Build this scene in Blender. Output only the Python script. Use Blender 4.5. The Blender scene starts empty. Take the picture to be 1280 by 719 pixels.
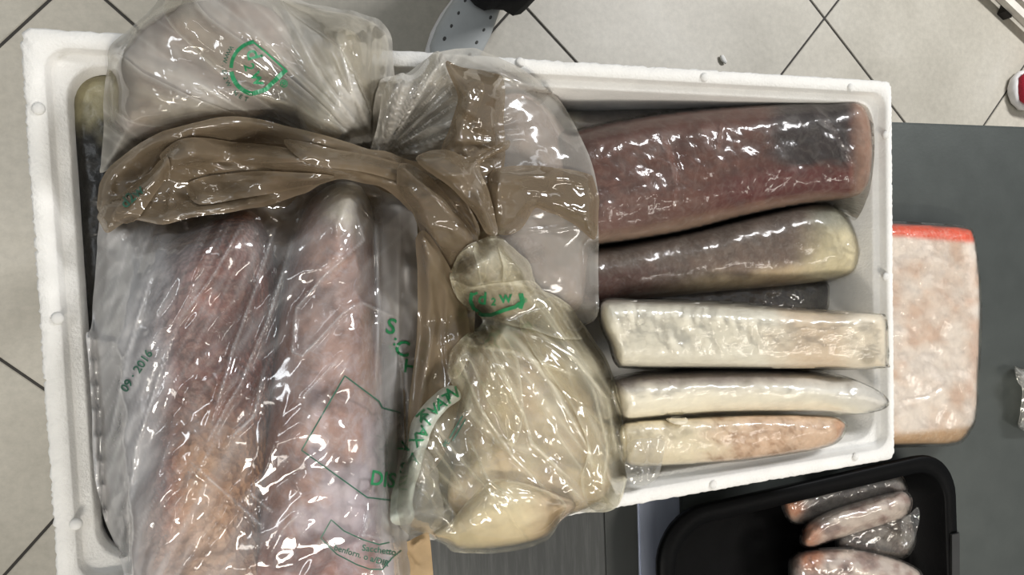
import bpy, bmesh, math, random
import numpy as np
from mathutils import Vector, Matrix

# ------------------------------------------------------------------ camera, world, lights
scene = bpy.context.scene
COL = scene.collection
CAM_LOC = (-0.2760, 0.0410, 1.5599)
CAM_ROT = (-0.0397, -0.3661, -0.0368)
FOCAL = 935.94                      # focal length in pixels of a 1280 wide frame
cd = bpy.data.cameras.new('camera')
cd.sensor_width = 36.0
cd.lens = FOCAL * 36.0 / 1280.0
cd.clip_start = 0.02
cam = bpy.data.objects.new('camera', cd)
cam.location = CAM_LOC
cam.rotation_euler = CAM_ROT
COL.objects.link(cam)
scene.camera = cam

world = bpy.data.worlds.new('world')
world.use_nodes = True
world.node_tree.nodes['Background'].inputs[0].default_value = (0.93, 0.97, 1.0, 1)
world.node_tree.nodes['Background'].inputs[1].default_value = 0.24
scene.world = world


def area_light(name, loc, target, sx, sy, power, color):
    ld = bpy.data.lights.new(name, 'AREA')
    ld.shape = 'RECTANGLE'
    ld.size = sx
    ld.size_y = sy
    ld.energy = power
    ld.color = color
    o = bpy.data.objects.new(name, ld)
    o.location = loc
    o.rotation_euler = (Vector(target) - Vector(loc)).to_track_quat('-Z', 'Y').to_euler()
    COL.objects.link(o)
    return o


# unseen ceiling tubes, extra ones added for film highlights and a brighter floor
for lx, ly, pw, colr in ((-0.35, -1.55, 40, (1.0, 0.94, 0.86)), (-1.5, 0.35, 12, (0.92, 0.96, 1.0)), (0.35, 1.25, 3, (0.95, 0.97, 1.0)),
                         (1.9, -1.0, 14, (1.0, 0.94, 0.86)), (-1.8, -1.2, 8, (1.0, 0.94, 0.86)), (2.3, 1.7, 115, (0.98, 0.98, 1.0))):
    area_light('unseen_ceiling_lamp', (lx, ly, 2.9), (lx * 0.85, ly * 0.6, 0.0), 1.2, 0.25, pw, colr)

scene.view_settings.view_transform = 'Standard'
scene.view_settings.look = 'None'
scene.view_settings.gamma = 1.0
scene.view_settings.use_curve_mapping = False
scene.view_settings.exposure = 0.0
scene.cycles.use_denoising = True
scene.cycles.transparent_max_bounces = 24
scene.cycles.max_bounces = 8

Z_FLOOR, Z_TABLE, Z_RIM, Z_CAV = 0.0, 0.80, 0.95, 0.825

# ------------------------------------------------------------------ camera geometry helpers
def rotm(a, b, c):
    ca, sa, cb, sb, cc, sc = math.cos(a), math.sin(a), math.cos(b), math.sin(b), math.cos(c), math.sin(c)
    Rx = np.array([[1, 0, 0], [0, ca, -sa], [0, sa, ca]])
    Ry = np.array([[cb, 0, sb], [0, 1, 0], [-sb, 0, cb]])
    Rz = np.array([[cc, -sc, 0], [sc, cc, 0], [0, 0, 1]])
    return Rz @ Ry @ Rx


CR = rotm(*CAM_ROT)
CC = np.array(CAM_LOC)


def PW(px, py, z):
    """world points of measured photo positions at known heights (arrays)"""
    px = np.asarray(px, float); py = np.asarray(py, float); z = np.asarray(z, float) + 0 * px
    d = np.stack([px - 640.0, -(py - 359.5), -FOCAL + 0 * px], -1) @ CR.T
    t = (z - CC[2]) / d[..., 2]
    return CC + d * t[..., None]


def P(px, py, z):
    return Vector(PW(np.array([px]), np.array([py]), np.array([z]))[0])


# ------------------------------------------------------------------ noise
def _hash(ix, iy, seed):
    h = (ix.astype(np.int64) * 374761393 + iy.astype(np.int64) * 668265263 + seed * 1442695041) & 0x7fffffff
    h = (h ^ (h >> 13)) * 1274126177 & 0x7fffffff
    h = (h ^ (h >> 16)) * 668265263 & 0x7fffffff
    return ((h ^ (h >> 15)) & 0xffffff) / float(0xffffff)


def vn(x, y, seed=0):
    x = np.asarray(x, float); y = np.asarray(y, float)
    ix = np.floor(x); iy = np.floor(y)
    fx = x - ix; fy = y - iy
    fx = fx * fx * (3 - 2 * fx); fy = fy * fy * (3 - 2 * fy)
    a = _hash(ix, iy, seed); b = _hash(ix + 1, iy, seed)
    c = _hash(ix, iy + 1, seed); d = _hash(ix + 1, iy + 1, seed)
    return (a * (1 - fx) + b * fx) * (1 - fy) + (c * (1 - fx) + d * fx) * fy


def fbm(x, y, seed=0, o=4):
    s = 0; a = 0.5; n = 0
    for i in range(o):
        s = s + a * vn(x * 2 ** i, y * 2 ** i, seed + i * 17); n += a; a *= 0.5
    return s / n


def ridged(n, p=2.0):
    return (1 - np.abs(2 * n - 1)) ** p


def dirfold(X, Y, ang, wl, ln, seed, p=2.0):
    a = math.radians(ang)
    u = X * math.cos(a) + Y * math.sin(a)
    v = -X * math.sin(a) + Y * math.cos(a)
    v = v + wl * 1.2 * (vn(u / ln, v / (wl * 3), seed + 5) - 0.5)
    return ridged(vn(u / ln, v / wl, seed), p)


def radial(X, Y, cx, cy, back, k, seed, p=1.6, rl=140.0):
    b = math.radians(back)
    dx, dy = X - cx, Y - cy
    th = np.arctan2(-dx * math.sin(b) + dy * math.cos(b), dx * math.cos(b) + dy * math.sin(b))
    r = np.hypot(dx, dy)
    return ridged(vn(th * k + 40, r / rl, seed), p), r


def crumple(X, Y, s, seed, o=3):
    out = 0; a = 1.0; tot = 0
    for i in range(o):
        q = s / 1.9 ** i
        wx = X + q * 0.6 * (vn(X / q, Y / q, seed + 90 + i) - 0.5)
        wy = Y + q * 0.6 * (vn(X / q, Y / q, seed + 190 + i) - 0.5)
        ca, sa = math.cos(0.7 + 1.3 * i), math.sin(0.7 + 1.3 * i)
        out = out + a * np.abs(2 * vn((wx * ca + wy * sa) / q, (-wx * sa + wy * ca) / q, seed + i) - 1)
        tot += a; a *= 0.55
    return out / tot


def facet(X, Y, ang, wl, ln, seed, warp=0.8):
    """flat triangular facets with sharp creases, as in crumpled film"""
    a = math.radians(ang)
    wx = X + warp * wl * 2 * (fbm(X / (wl * 2.2), Y / (wl * 2.2), seed + 301, 2) - 0.5)
    wy = Y + warp * wl * 2 * (fbm(X / (wl * 2.2), Y / (wl * 2.2), seed + 302, 2) - 0.5)
    u = (wx * math.cos(a) + wy * math.sin(a)) / ln
    v = (-wx * math.sin(a) + wy * math.cos(a)) / wl
    u = u + 0.5 * v
    iu = np.floor(u); iv = np.floor(v); fu = u - iu; fv = v - iv
    h00 = _hash(iu, iv, seed); h10 = _hash(iu + 1, iv, seed); h01 = _hash(iu, iv + 1, seed); h11 = _hash(iu + 1, iv + 1, seed)
    lo = h00 + fu * (h10 - h00) + fv * (h11 - h10)
    hi = h00 + fv * (h01 - h00) + fu * (h11 - h01)
    return np.where(fu > fv, lo, hi)


def sstep(a, b, x):
    t = np.clip((x - a) / (b - a), 0, 1)
    return t * t * (3 - 2 * t)


def segdist(X, Y, ax, ay, bx, by):
    dx, dy = bx - ax, by - ay
    t = np.clip(((X - ax) * dx + (Y - ay) * dy) / (dx * dx + dy * dy + 1e-9), 0, 1)
    qx, qy = ax + t * dx, ay + t * dy
    return np.hypot(X - qx, Y - qy), qx, qy, t


def ridge_lines(X, Y, lines):
    """lines: (points, width, amplitude): sharp creases standing up from the film"""
    z = np.zeros_like(X)
    for pts, w, amp in lines:
        best = np.full_like(X, 1e9)
        n = len(pts) - 1
        tt = np.zeros_like(X)
        for i in range(n):
            d, _, _, t = segdist(X, Y, *pts[i], *pts[i + 1])
            m = d < best
            best = np.where(m, d, best); tt = np.where(m, (i + t) / n, tt)
        z = z + amp * np.clip(1 - best / w, 0, 1) ** 1.4 * np.clip(np.minimum(tt, 1 - tt) * 6 + 0.15, 0, 1)
    return z


def crease_haze_and_highlights(X, Y, lines):
    """crease whitening, which also paints in the bright highlights along the folds"""
    return np.clip(ridge_lines(X, Y, [(p, w * 0.55, 1.0) for p, w, a in lines]), 0, 1.3)


def catmull(pts, n=6):
    pts = np.array(pts, float); N = len(pts); out = []
    for i in range(N):
        p0, p1, p2, p3 = pts[i - 1], pts[i], pts[(i + 1) % N], pts[(i + 2) % N]
        for k in range(n):
            t = k / n
            out.append(0.5 * ((2 * p1) + (-p0 + p2) * t + (2 * p0 - 5 * p1 + 4 * p2 - p3) * t * t + (-p0 + 3 * p1 - 3 * p2 + p3) * t ** 3))
    return np.array(out)


def polysd(poly, X, Y):
    """signed distance (positive inside) and nearest outline point"""
    best = np.full(X.shape, 1e9); nx = np.zeros_like(X); ny = np.zeros_like(X)
    inside = np.zeros(X.shape, bool)
    N = len(poly)
    for i in range(N):
        ax, ay = poly[i]; bx, by = poly[(i + 1) % N]
        d, qx, qy, _ = segdist(X, Y, ax, ay, bx, by)
        m = d < best
        best = np.where(m, d, best); nx = np.where(m, qx, nx); ny = np.where(m, qy, ny)
        c = ((ay > Y) != (by > Y)) & (X < (bx - ax) * (Y - ay) / (by - ay + 1e-12) + ax)
        inside ^= c
    return np.where(inside, best, -best), nx, ny


# ------------------------------------------------------------------ height raster of what is already in the box
RS = 2.0
GX = np.arange(-100, 1402, RS); GY = np.arange(-140, 900, RS)
RX, RY = np.meshgrid(GX, GY)
H = np.full(RX.shape, 0.955)
_w = PW(RX, RY, 0.94)
H[(np.abs(_w[..., 0] - 0.005) < 0.375) & (np.abs(_w[..., 1]) < 0.178)] = 0.86


def samp(F, X, Y):
    fx = np.clip((X - GX[0]) / RS, 0, len(GX) - 1.001); fy = np.clip((Y - GY[0]) / RS, 0, len(GY) - 1.001)
    ix = fx.astype(int); iy = fy.astype(int); fx = fx - ix; fy = fy - iy
    return (F[iy, ix] * (1 - fx) + F[iy, ix + 1] * fx) * (1 - fy) + (F[iy + 1, ix] * (1 - fx) + F[iy + 1, ix + 1] * fx) * fy


def maxf(F, r):
    for ax in (0, 1):
        G = F.copy()
        for k in range(1, r + 1):
            G = np.maximum(G, np.roll(F, k, ax)); G = np.maximum(G, np.roll(F, -k, ax))
        F = G
    return F


def blur(F, r, it=2):
    for _ in range(it):
        for ax in (0, 1):
            pad = [(0, 0), (0, 0)]; pad[ax] = (r + 1, r)
            c = np.cumsum(np.pad(F, pad, mode='edge'), axis=ax)
            n = F.shape[ax]
            F = (np.take(c, np.arange(2 * r + 1, 2 * r + 1 + n), ax) - np.take(c, np.arange(0, n), ax)) / (2 * r + 1)
    return F


def sub_raster(poly):
    x0, y0 = poly.min(0) - 4; x1, y1 = poly.max(0) + 4
    ix = np.where((GX >= x0) & (GX <= x1))[0]; iy = np.where((GY >= y0) & (GY <= y1))[0]
    return slice(iy[0], iy[-1] + 1), slice(ix[0], ix[-1] + 1)


def lift(poly, zf):
    """write a new surface into the height raster"""
    sl = sub_raster(poly)
    X, Y = RX[sl], RY[sl]
    d, _, _ = polysd(poly, X, Y)
    z = zf(X, Y, d)
    H[sl] = np.where(d > 0, np.maximum(H[sl], z), H[sl])


# ------------------------------------------------------------------ colours and materials
def lin(c):
    c = c.lstrip('#')
    v = [int(c[i:i + 2], 16) / 255 for i in (0, 2, 4)]
    return np.array([x / 12.92 if x <= 0.04045 else ((x + 0.055) / 1.055) ** 2.4 for x in v])


def L4(c):
    return tuple(lin(c)) + (1.0,)


def mixc(a, b, t):
    a = np.asarray(a); b = np.asarray(b)
    t = np.clip(t, 0, 1)[..., None]
    return a * (1 - t) + b * t


class NT:
    def __init__(self, name):
        self.m = bpy.data.materials.new(name); self.m.use_nodes = True
        self.t = self.m.node_tree; self.t.nodes.clear()
        self.out = self.t.nodes.new('ShaderNodeOutputMaterial')

    def n(self, typ, **kw):
        nd = self.t.nodes.new(typ)
        for k, v in kw.items():
            setattr(nd, k, v)
        return nd

    def l(self, a, b):
        self.t.links.new(a, b)

    def obj(self, scale=(1, 1, 1)):
        tc = self.n('ShaderNodeTexCoord'); mp = self.n('ShaderNodeMapping')
        mp.inputs['Scale'].default_value = scale
        self.l(tc.outputs['Object'], mp.inputs[0]); return mp.outputs[0]

    def noise(self, vec, scale, detail=3, rough=0.55, dist=0.0):
        nd = self.n('ShaderNodeTexNoise'); nd.inputs['Scale'].default_value = scale
        nd.inputs['Detail'].default_value = detail; nd.inputs['Roughness'].default_value = rough
        nd.inputs['Distortion'].default_value = dist
        self.l(vec, nd.inputs['Vector']); return nd.outputs['Fac']

    def ramp(self, fac, stops):
        r = self.n('ShaderNodeValToRGB')
        el = r.color_ramp.elements
        while len(el) > 1:
            el.remove(el[-1])
        el[0].position = stops[0][0]; el[0].color = stops[0][1]
        for p, c in stops[1:]:
            e = el.new(p); e.color = c
        self.l(fac, r.inputs[0]); return r.outputs[0]

    def math(self, op, a, b=None, clamp=False):
        nd = self.n('ShaderNodeMath', operation=op); nd.use_clamp = clamp
        for i, v in enumerate((a, b)):
            if v is None: continue
            if isinstance(v, (int, float)): nd.inputs[i].default_value = v
            else: self.l(v, nd.inputs[i])
        return nd.outputs[0]

    def mixcol(self, fac, a, b, mode='MIX'):
        nd = self.n('ShaderNodeMix', data_type='RGBA', blend_type=mode)
        for i, v in ((0, fac), (6, a), (7, b)):
            if isinstance(v, (int, float)): nd.inputs[i].default_value = v
            elif isinstance(v, tuple): nd.inputs[i].default_value = v
            else: self.l(v, nd.inputs[i])
        return nd.outputs[2]

    def bump(self, h, strength, dist):
        b = self.n('ShaderNodeBump'); b.inputs['Strength'].default_value = strength
        b.inputs['Distance'].default_value = dist
        self.l(h, b.inputs['Height']); return b.outputs[0]

    def principled(self, col, rough, metal=0.0, normal=None, spec=0.5, sub=0.0):
        b = self.n('ShaderNodeBsdfPrincipled')
        for k, v in (('Base Color', col), ('Roughness', rough), ('Metallic', metal), ('Specular IOR Level', spec)):
            if isinstance(v, (int, float, tuple)): b.inputs[k].default_value = v
            else: self.l(v, b.inputs[k])
        if normal is not None: self.l(normal, b.inputs['Normal'])
        if sub:
            b.inputs['Subsurface Weight'].default_value = sub
            b.inputs['Subsurface Radius'].default_value = (0.006, 0.003, 0.002)
        self.l(b.outputs[0], self.out.inputs[0]); return self.m


def simple(name, col, rough=0.5, metal=0.0, nscale=60, amt=0.12, bump=0.0, bscale=300, spec=0.5, stretch=(1, 1, 1)):
    t = NT(name); v = t.obj(stretch)
    c = np.array(lin(col))
    f = t.noise(v, nscale, 4)
    colr = t.ramp(f, [(0.3, tuple(np.clip(c * (1 - amt), 0, 1)) + (1,)), (0.7, tuple(np.clip(c * (1 + amt), 0, 1)) + (1,))])
    nrm = None
    if bump: nrm = t.bump(t.noise(v, bscale, 3), bump, 0.002)
    return t.principled(colr, rough, metal, nrm, spec)


def film_mat(name, tint, haze=0.3, spec=0.1, rough=0.14, bscale=60, bstr=0.25, transp='#f4f2ec', trans=0.45, hvar=0.35, stretch=(1, 1, 1), k=0.85):
    """thin plastic film: clear part, milky part (haze attribute), glossy skin"""
    t = NT(name); v = t.obj(stretch)
    at = t.n('ShaderNodeAttribute', attribute_name='haze')
    nz = t.noise(v, bscale * 0.4, 4, 0.6, 0.6)
    h = t.math('MULTIPLY', at.outputs['Fac'], t.math('ADD', t.math('MULTIPLY', nz, 2 * hvar), 1 - hvar))
    h = t.math('MULTIPLY', h, haze, True)
    nrm = t.bump(t.noise(v, bscale, 3, 0.5, 0.8), bstr, 0.004)
    tr = t.n('ShaderNodeBsdfTransparent'); tr.inputs[0].default_value = L4(transp)
    df = t.n('ShaderNodeBsdfDiffuse'); df.inputs[0].default_value = L4(tint)
    tl = t.n('ShaderNodeBsdfTranslucent'); tl.inputs[0].default_value = L4(tint)
    gl = t.n('ShaderNodeBsdfGlossy'); gl.inputs['Roughness'].default_value = rough
    gl.inputs[0].default_value = (1, 1, 1, 1)
    for b in (df, tl, gl): t.l(nrm, b.inputs['Normal'])
    m1 = t.n('ShaderNodeMixShader'); m1.inputs[0].default_value = trans
    t.l(df.outputs[0], m1.inputs[1]); t.l(tl.outputs[0], m1.inputs[2])
    m2 = t.n('ShaderNodeMixShader'); t.l(h, m2.inputs[0])
    t.l(tr.outputs[0], m2.inputs[1]); t.l(m1.outputs[0], m2.inputs[2])
    m3 = t.n('ShaderNodeMixShader')
    fz = t.n('ShaderNodeFresnel'); fz.inputs['IOR'].default_value = 1.45; t.l(nrm, fz.inputs['Normal'])
    t.l(t.math('MULTIPLY', t.math('ADD', fz.outputs[0], spec), k, True), m3.inputs[0])
    t.l(m2.outputs[0], m3.inputs[1]); t.l(gl.outputs[0], m3.inputs[2])
    t.l(m3.outputs[0], t.out.inputs[0])
    return t.m


def fish_mat(name, rough=0.4, frost=0.3, scales=0.0, bstr=0.3, nscale=45, spec=0.45, frostcol='#dcd8d0', stretch=(1, 1, 1), mot=0.8):
    """flesh or skin: colour from the 'col' attribute, mottling, frost veins, scale relief"""
    t = NT(name); v = t.obj(stretch)
    at = t.n('ShaderNodeAttribute', attribute_name='col')
    f = t.noise(v, nscale, 5, 0.6, 0.4)
    var = t.ramp(f, [(0.25, (0.62, 0.60, 0.60, 1)), (0.55, (1.0, 1.0, 1.0, 1)), (0.8, (1.22, 1.2, 1.2, 1))])
    c = t.mixcol(mot, at.outputs['Color'], var, 'MULTIPLY')
    fr = t.ramp(t.noise(v, nscale * 2.2, 6, 0.7, 1.2), [(0.46, (0, 0, 0, 1)), (0.72, (1, 1, 1, 1))])
    c = t.mixcol(t.math('MULTIPLY', fr, frost), c, L4(frostcol))
    h = t.noise(v, 160, 4, 0.6)
    if scales:
        vo = t.n('ShaderNodeTexVoronoi'); vo.inputs['Scale'].default_value = 190
        t.l(v, vo.inputs['Vector'])
        h = t.math('ADD', t.math('MULTIPLY', vo.outputs['Distance'], scales), h)
    return t.principled(c, rough, 0.0, t.bump(h, bstr, 0.003), spec)


M = {}
M['foam'] = simple('foam', '#e0ded8', 0.85, nscale=40, amt=0.05, bump=0.35, bscale=380, spec=0.25)
M['grout'] = simple('grout', '#3d3a36', 0.9)
M['steel'] = simple('brushed_steel', '#4e524f', 0.42, 0.55, 25, 0.08, 0.06, 200, stretch=(1, 1, 1))
M['steel_lit'] = simple('lit_steel', '#9aa0ae', 0.40, 0.5, 20, 0.07, stretch=(6, 0.6, 1))  # paler copy of the steel, with the light put into its colour
M['steel_dark'] = simple('dark_steel', '#3a3c3a', 0.45, 0.5, 20, 0.05)
M['black'] = simple('black_plastic', '#080808', 0.45, nscale=30, amt=0.25, bump=0.1, bscale=500, spec=0.06)
M['black2'] = simple('black_grip', '#1e1e1d', 0.5, nscale=30, amt=0.2)
M['print'] = simple('green_print', '#1f8050', 0.4, nscale=200, amt=0.25)
M['print_dark'] = simple('dark_green_print', '#2b5a47', 0.45, nscale=200, amt=0.3)
M['trouser'] = simple('black_cloth', '#0d0d10', 0.9, nscale=80, amt=0.3, bump=0.4)
M['clog'] = simple('white_rubber', '#b9bcba', 0.5, nscale=30, amt=0.06)
M['hole'] = simple('dark_hole', '#50504d', 0.8)
M['red'] = simple('red_mesh', '#a80f2c', 0.6, nscale=300, amt=0.25, bump=0.4, bscale=600)
M['shoe_white'] = simple('white_sole', '#e6e3e0', 0.5, nscale=60, amt=0.05)
M['shoe_dark'] = simple('dark_sole', '#2a1016', 0.6)
M['slat'] = simple('white_slat', '#d6d0c4', 0.6, nscale=40, amt=0.08)
M['slat_dark'] = simple('dark_bearer', '#241f1a', 0.8)
M['paper'] = simple('brown_paper', '#b59b76', 0.8, nscale=50, amt=0.12, bump=0.3, bscale=120)
M['label_foot'] = simple('rubber_foot', '#1c1c1c', 0.7)


def brushed():
    t = NT('scratched_steel'); v = t.obj((1, 1, 1))
    mp = t.n('ShaderNodeMapping'); mp.inputs['Rotation'].default_value = (0, 0, math.radians(-25)); mp.inputs['Scale'].default_value = (160, 12, 1)
    t.l(v, mp.inputs[0])
    s = t.ramp(t.noise(mp.outputs[0], 1.0, 4, 0.7), [(0.45, (0.05, 0.052, 0.05, 1)), (0.66, (0.075, 0.078, 0.074, 1)), (0.8, (0.14, 0.145, 0.14, 1))])
    return t.principled(s, 0.42, 0.4)


M['scratched'] = brushed()


def tile_mat():
    t = NT('floor_tile')
    g = t.n('ShaderNodeNewGeometry'); v = g.outputs['Position']
    a = t.ramp(t.noise(v, 3.0, 6, 0.6, 0.5), [(0.3, L4('#b0aa9c')), (0.55, L4('#c0baac')), (0.75, L4('#cac5b9'))])
    b = t.noise(v, 60, 5, 0.7)
    c = t.mixcol(0.35, a, t.ramp(b, [(0.3, (0.55, 0.55, 0.55, 1)), (0.65, (1, 1, 1, 1))]), 'MULTIPLY')
    oi = t.n('ShaderNodeObjectInfo')
    c = t.mixcol(0.5, c, t.ramp(oi.outputs['Random'], [(0, (0.86, 0.86, 0.84, 1)), (1, (1.06, 1.05, 1.03, 1))]), 'MULTIPLY')
    return t.principled(c, 0.45, 0, t.bump(b, 0.08, 0.002), 0.4)


M['tile'] = tile_mat()

# ------------------------------------------------------------------ object helpers
def link(name, mesh, mat, parent=None):
    o = bpy.data.objects.new(name, mesh)
    if mat is not None: mesh.materials.append(mat)
    COL.objects.link(o)
    if parent is not None:
        o.parent = parent
        if parent.type == 'EMPTY':
            o.matrix_parent_inverse = Matrix.Translation(-parent.location)
    return o


def tag(o, label, cat, group=None, kind=None):
    o['label'] = label
    if cat: o['category'] = cat
    if group: o['group'] = group
    if kind: o['kind'] = kind
    return o


def thing(name, loc, label, cat, group=None):
    o = bpy.data.objects.new(name, None)
    o.empty_display_size = 0.05
    o.location = loc
    COL.objects.link(o)
    return tag(o, label, cat, group)


def mesh_np(name, V, F, smooth=True):
    me = bpy.data.meshes.new(name)
    me.from_pydata([tuple(v) for v in V], [], [tuple(int(i) for i in f) for f in F])
    me.polygons.foreach_set('use_smooth', [smooth] * len(me.polygons))
    me.update()
    return me


def bm_mesh(name, bm, smooth=False):
    bmesh.ops.recalc_face_normals(bm, faces=bm.faces[:])
    me = bpy.data.meshes.new(name)
    bm.to_mesh(me); bm.free()
    me.polygons.foreach_set('use_smooth', [smooth] * len(me.polygons))
    return me


def box_mesh(name, x0, x1, y0, y1, z0, z1, bev=0.0):
    bm = bmesh.new()
    bmesh.ops.create_cube(bm, size=1)
    for v in bm.verts:
        v.co = Vector((x0 + (v.co.x + .5) * (x1 - x0), y0 + (v.co.y + .5) * (y1 - y0), z0 + (v.co.z + .5) * (z1 - z0)))
    if bev: bmesh.ops.bevel(bm, geom=bm.edges[:], offset=bev, segments=2, affect='EDGES')
    return bm_mesh(name, bm)


def tube_mesh(name, pts, r, n=8, closed=False):
    pts = [Vector(p) for p in pts]
    V = []; F = []
    m = len(pts)
    for i, p in enumerate(pts):
        a = pts[max(i - 1, 0)]; b = pts[min(i + 1, m - 1)]
        d = (b - a).normalized()
        s = d.cross(Vector((0.3, 0.2, 1)).normalized()).normalized(); u = s.cross(d)
        rr = r[i] if hasattr(r, '__len__') else r
        for k in range(n):
            t = 2 * math.pi * k / n
            V.append(p + (s * math.cos(t) + u * math.sin(t)) * rr)
    for i in range(m - 1):
        for k in range(n):
            F.append((i * n + k, i * n + (k + 1) % n, (i + 1) * n + (k + 1) % n, (i + 1) * n + k))
    F.append(tuple(range(n - 1, -1, -1))); F.append(tuple((m - 1) * n + k for k in range(n)))
    return mesh_np(name, V, F)


def set_attr(me, name, arr):
    arr = np.asarray(arr, float)
    if arr.ndim == 2:
        a = me.attributes.new(name, 'FLOAT_COLOR', 'POINT')
        a.data.foreach_set('color', np.concatenate([arr, np.ones((len(arr), 1))], 1).ravel())
    else:
        a = me.attributes.new(name, 'FLOAT', 'POINT')
        a.data.foreach_set('value', arr)


def patch(name, poly, zf, step=3.0, bottom=None, col=None, haze=None):
    """surface patch over a closed outline; bottom=fn(X,Y) closes it into a solid"""
    x0, y0 = poly.min(0) - step; x1, y1 = poly.max(0) + step
    gx = np.arange(x0, x1 + step, step); gy = np.arange(y0, y1 + step, step)
    X, Y = np.meshgrid(gx, gy)
    ccx = (X[:-1, :-1] + X[1:, 1:]) / 2; ccy = (Y[:-1, :-1] + Y[1:, 1:]) / 2
    dc, _, _ = polysd(poly, ccx, ccy)
    keep = dc > 0
    cnt = np.zeros(X.shape, int)
    for a in (0, 1):
        for b in (0, 1):
            cnt[a:a + keep.shape[0], b:b + keep.shape[1]] += keep
    used = cnt > 0
    d, nx, ny = polysd(poly, X, Y)
    edge = used & (cnt < 4)
    sn = edge & (np.abs(d) < step * 1.3)
    X = np.where(sn, nx, X); Y = np.where(sn, ny, Y); d = np.where(edge, 0.0, np.maximum(d, 0.0))
    idx = -np.ones(X.shape, int); idx[used] = np.arange(used.sum())
    xs, ys, ds = X[used], Y[used], d[used]
    zs = zf(xs, ys, ds)
    eg = edge[used]
    V = PW(xs, ys, zs)
    ii, jj = np.where(keep)
    F = np.stack([idx[ii, jj], idx[ii + 1, jj], idx[ii + 1, jj + 1], idx[ii, jj + 1]], 1)
    ax, ay, ad = xs, ys, ds
    if bottom is not None:
        n = len(V)
        mp = np.where(eg, np.arange(n), -1)
        inn = np.where(~eg)[0]
        mp[inn] = n + np.arange(len(inn))
        cx_, cy_ = poly.mean(0)                      # the underside draws in, like a log resting on its belly
        bx_ = cx_ + (xs[inn] - cx_) * 0.80; by_ = cy_ + (ys[inn] - cy_) * 0.80
        t_ = np.clip(ds[inn] / (0.35 * max(ds.max(), 1.0)), 0, 1)
        zlow = bottom(bx_, by_)
        zb = zs[inn] + (zlow - zs[inn]) * (0.35 + 0.65 * t_)
        V2 = PW(xs[inn] + (bx_ - xs[inn]) * 1.0, ys[inn] + (by_ - ys[inn]) * 1.0, np.minimum(zb, zs[inn] - 0.0008))
        V = np.concatenate([V, V2]); F2 = mp[F][:, ::-1]
        F = np.concatenate([F, F2])
        ax = np.concatenate([xs, xs[inn]]); ay = np.concatenate([ys, ys[inn]]); ad = np.concatenate([ds, ds[inn]])
    me = mesh_np(name, V, F)
    if col is not None: set_attr(me, 'col', col(ax, ay, ad))
    if haze is not None: set_attr(me, 'haze', haze(ax, ay, ad))
    return me


def dome(poly_halfwidth, z0, top, lump=0.004, seed=1, p=2.0):
    """pillow-like height over an outline: rounded to poly_halfwidth pixels from its edge"""
    def zf(X, Y, d):
        t = np.clip(d / poly_halfwidth, 0, 1)
        g = (1 - (1 - t) ** p) ** (1 / p)
        zb = z0(X, Y) if callable(z0) else z0
        tp = top(X, Y) if callable(top) else top
        zb = zb + 0.5 * (tp - zb)
        return zb + (tp - zb) * g + lump * (fbm(X / 40, Y / 40, seed) - 0.5) * 2 * np.clip(t * 2, 0, 1)
    return zf


def fillet(name, outline, z0, top, R, col, mat, label, cat='fish fillet', group=None, film=None, film_out=None,
           film_fold=None, film_haze=None, step=3.0, lump=0.004, seed=1, p=2.0, partname='fillet'):
    """a fillet, optionally wrapped in a cling film of its own"""
    poly = catmull(outline)
    zf = dome(R, z0, top, lump, seed, p)
    zb = z0 if callable(z0) else (lambda X, Y: z0 + 0 * X)
    c = poly.mean(0)
    zc = float(zb(np.array([c[0]]), np.array([c[1]]))[0])
    me = patch(name, poly, zf, step, bottom=zb, col=col)
    lift(poly, zf)
    if film is None:
        o = link(name, me, mat)
        return tag(o, label, cat, group)
    t = thing(name, P(c[0], c[1], zc), label, cat, group)
    link(partname, me, mat, t)
    fpoly = catmull(film_out) if film_out is not None else poly + 0
    if film_out is None:
        ctr = poly.mean(0); v = poly - ctr
        fpoly = ctr + v * (1 + 3.0 / np.maximum(np.hypot(v[:, 0], v[:, 1])[:, None], 1))
    base = blur(maxf(np.where(np.isfinite(H), H, 0), 1), 1, 1).copy()

    def ff(X, Y, d):
        dd, _, _ = polysd(poly, X, Y)
        zz = np.where(dd > 0, zf(X, Y, np.maximum(dd, 0)), zb(X, Y) + 0.5 * ((top(X, Y) if callable(top) else top) - zb(X, Y)) * np.exp(np.minimum(dd, 0) / 25.0))
        f = film_fold(X, Y) if film_fold is not None else 0.003 * crumple(X, Y, 26, seed + 3)
        return zz + 0.0012 + f * np.clip(d / 8, 0.1, 1)
    fm = patch('cling_film', fpoly, ff, max(step - 0.5, 2.5), bottom=lambda X, Y: zb(X, Y) - 0.002,
               haze=film_haze if film_haze is not None else (lambda X, Y, d: 1 + 0 * X))
    link('cling_film', fm, film, t)
    lift(fpoly, ff)
    return t


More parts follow.
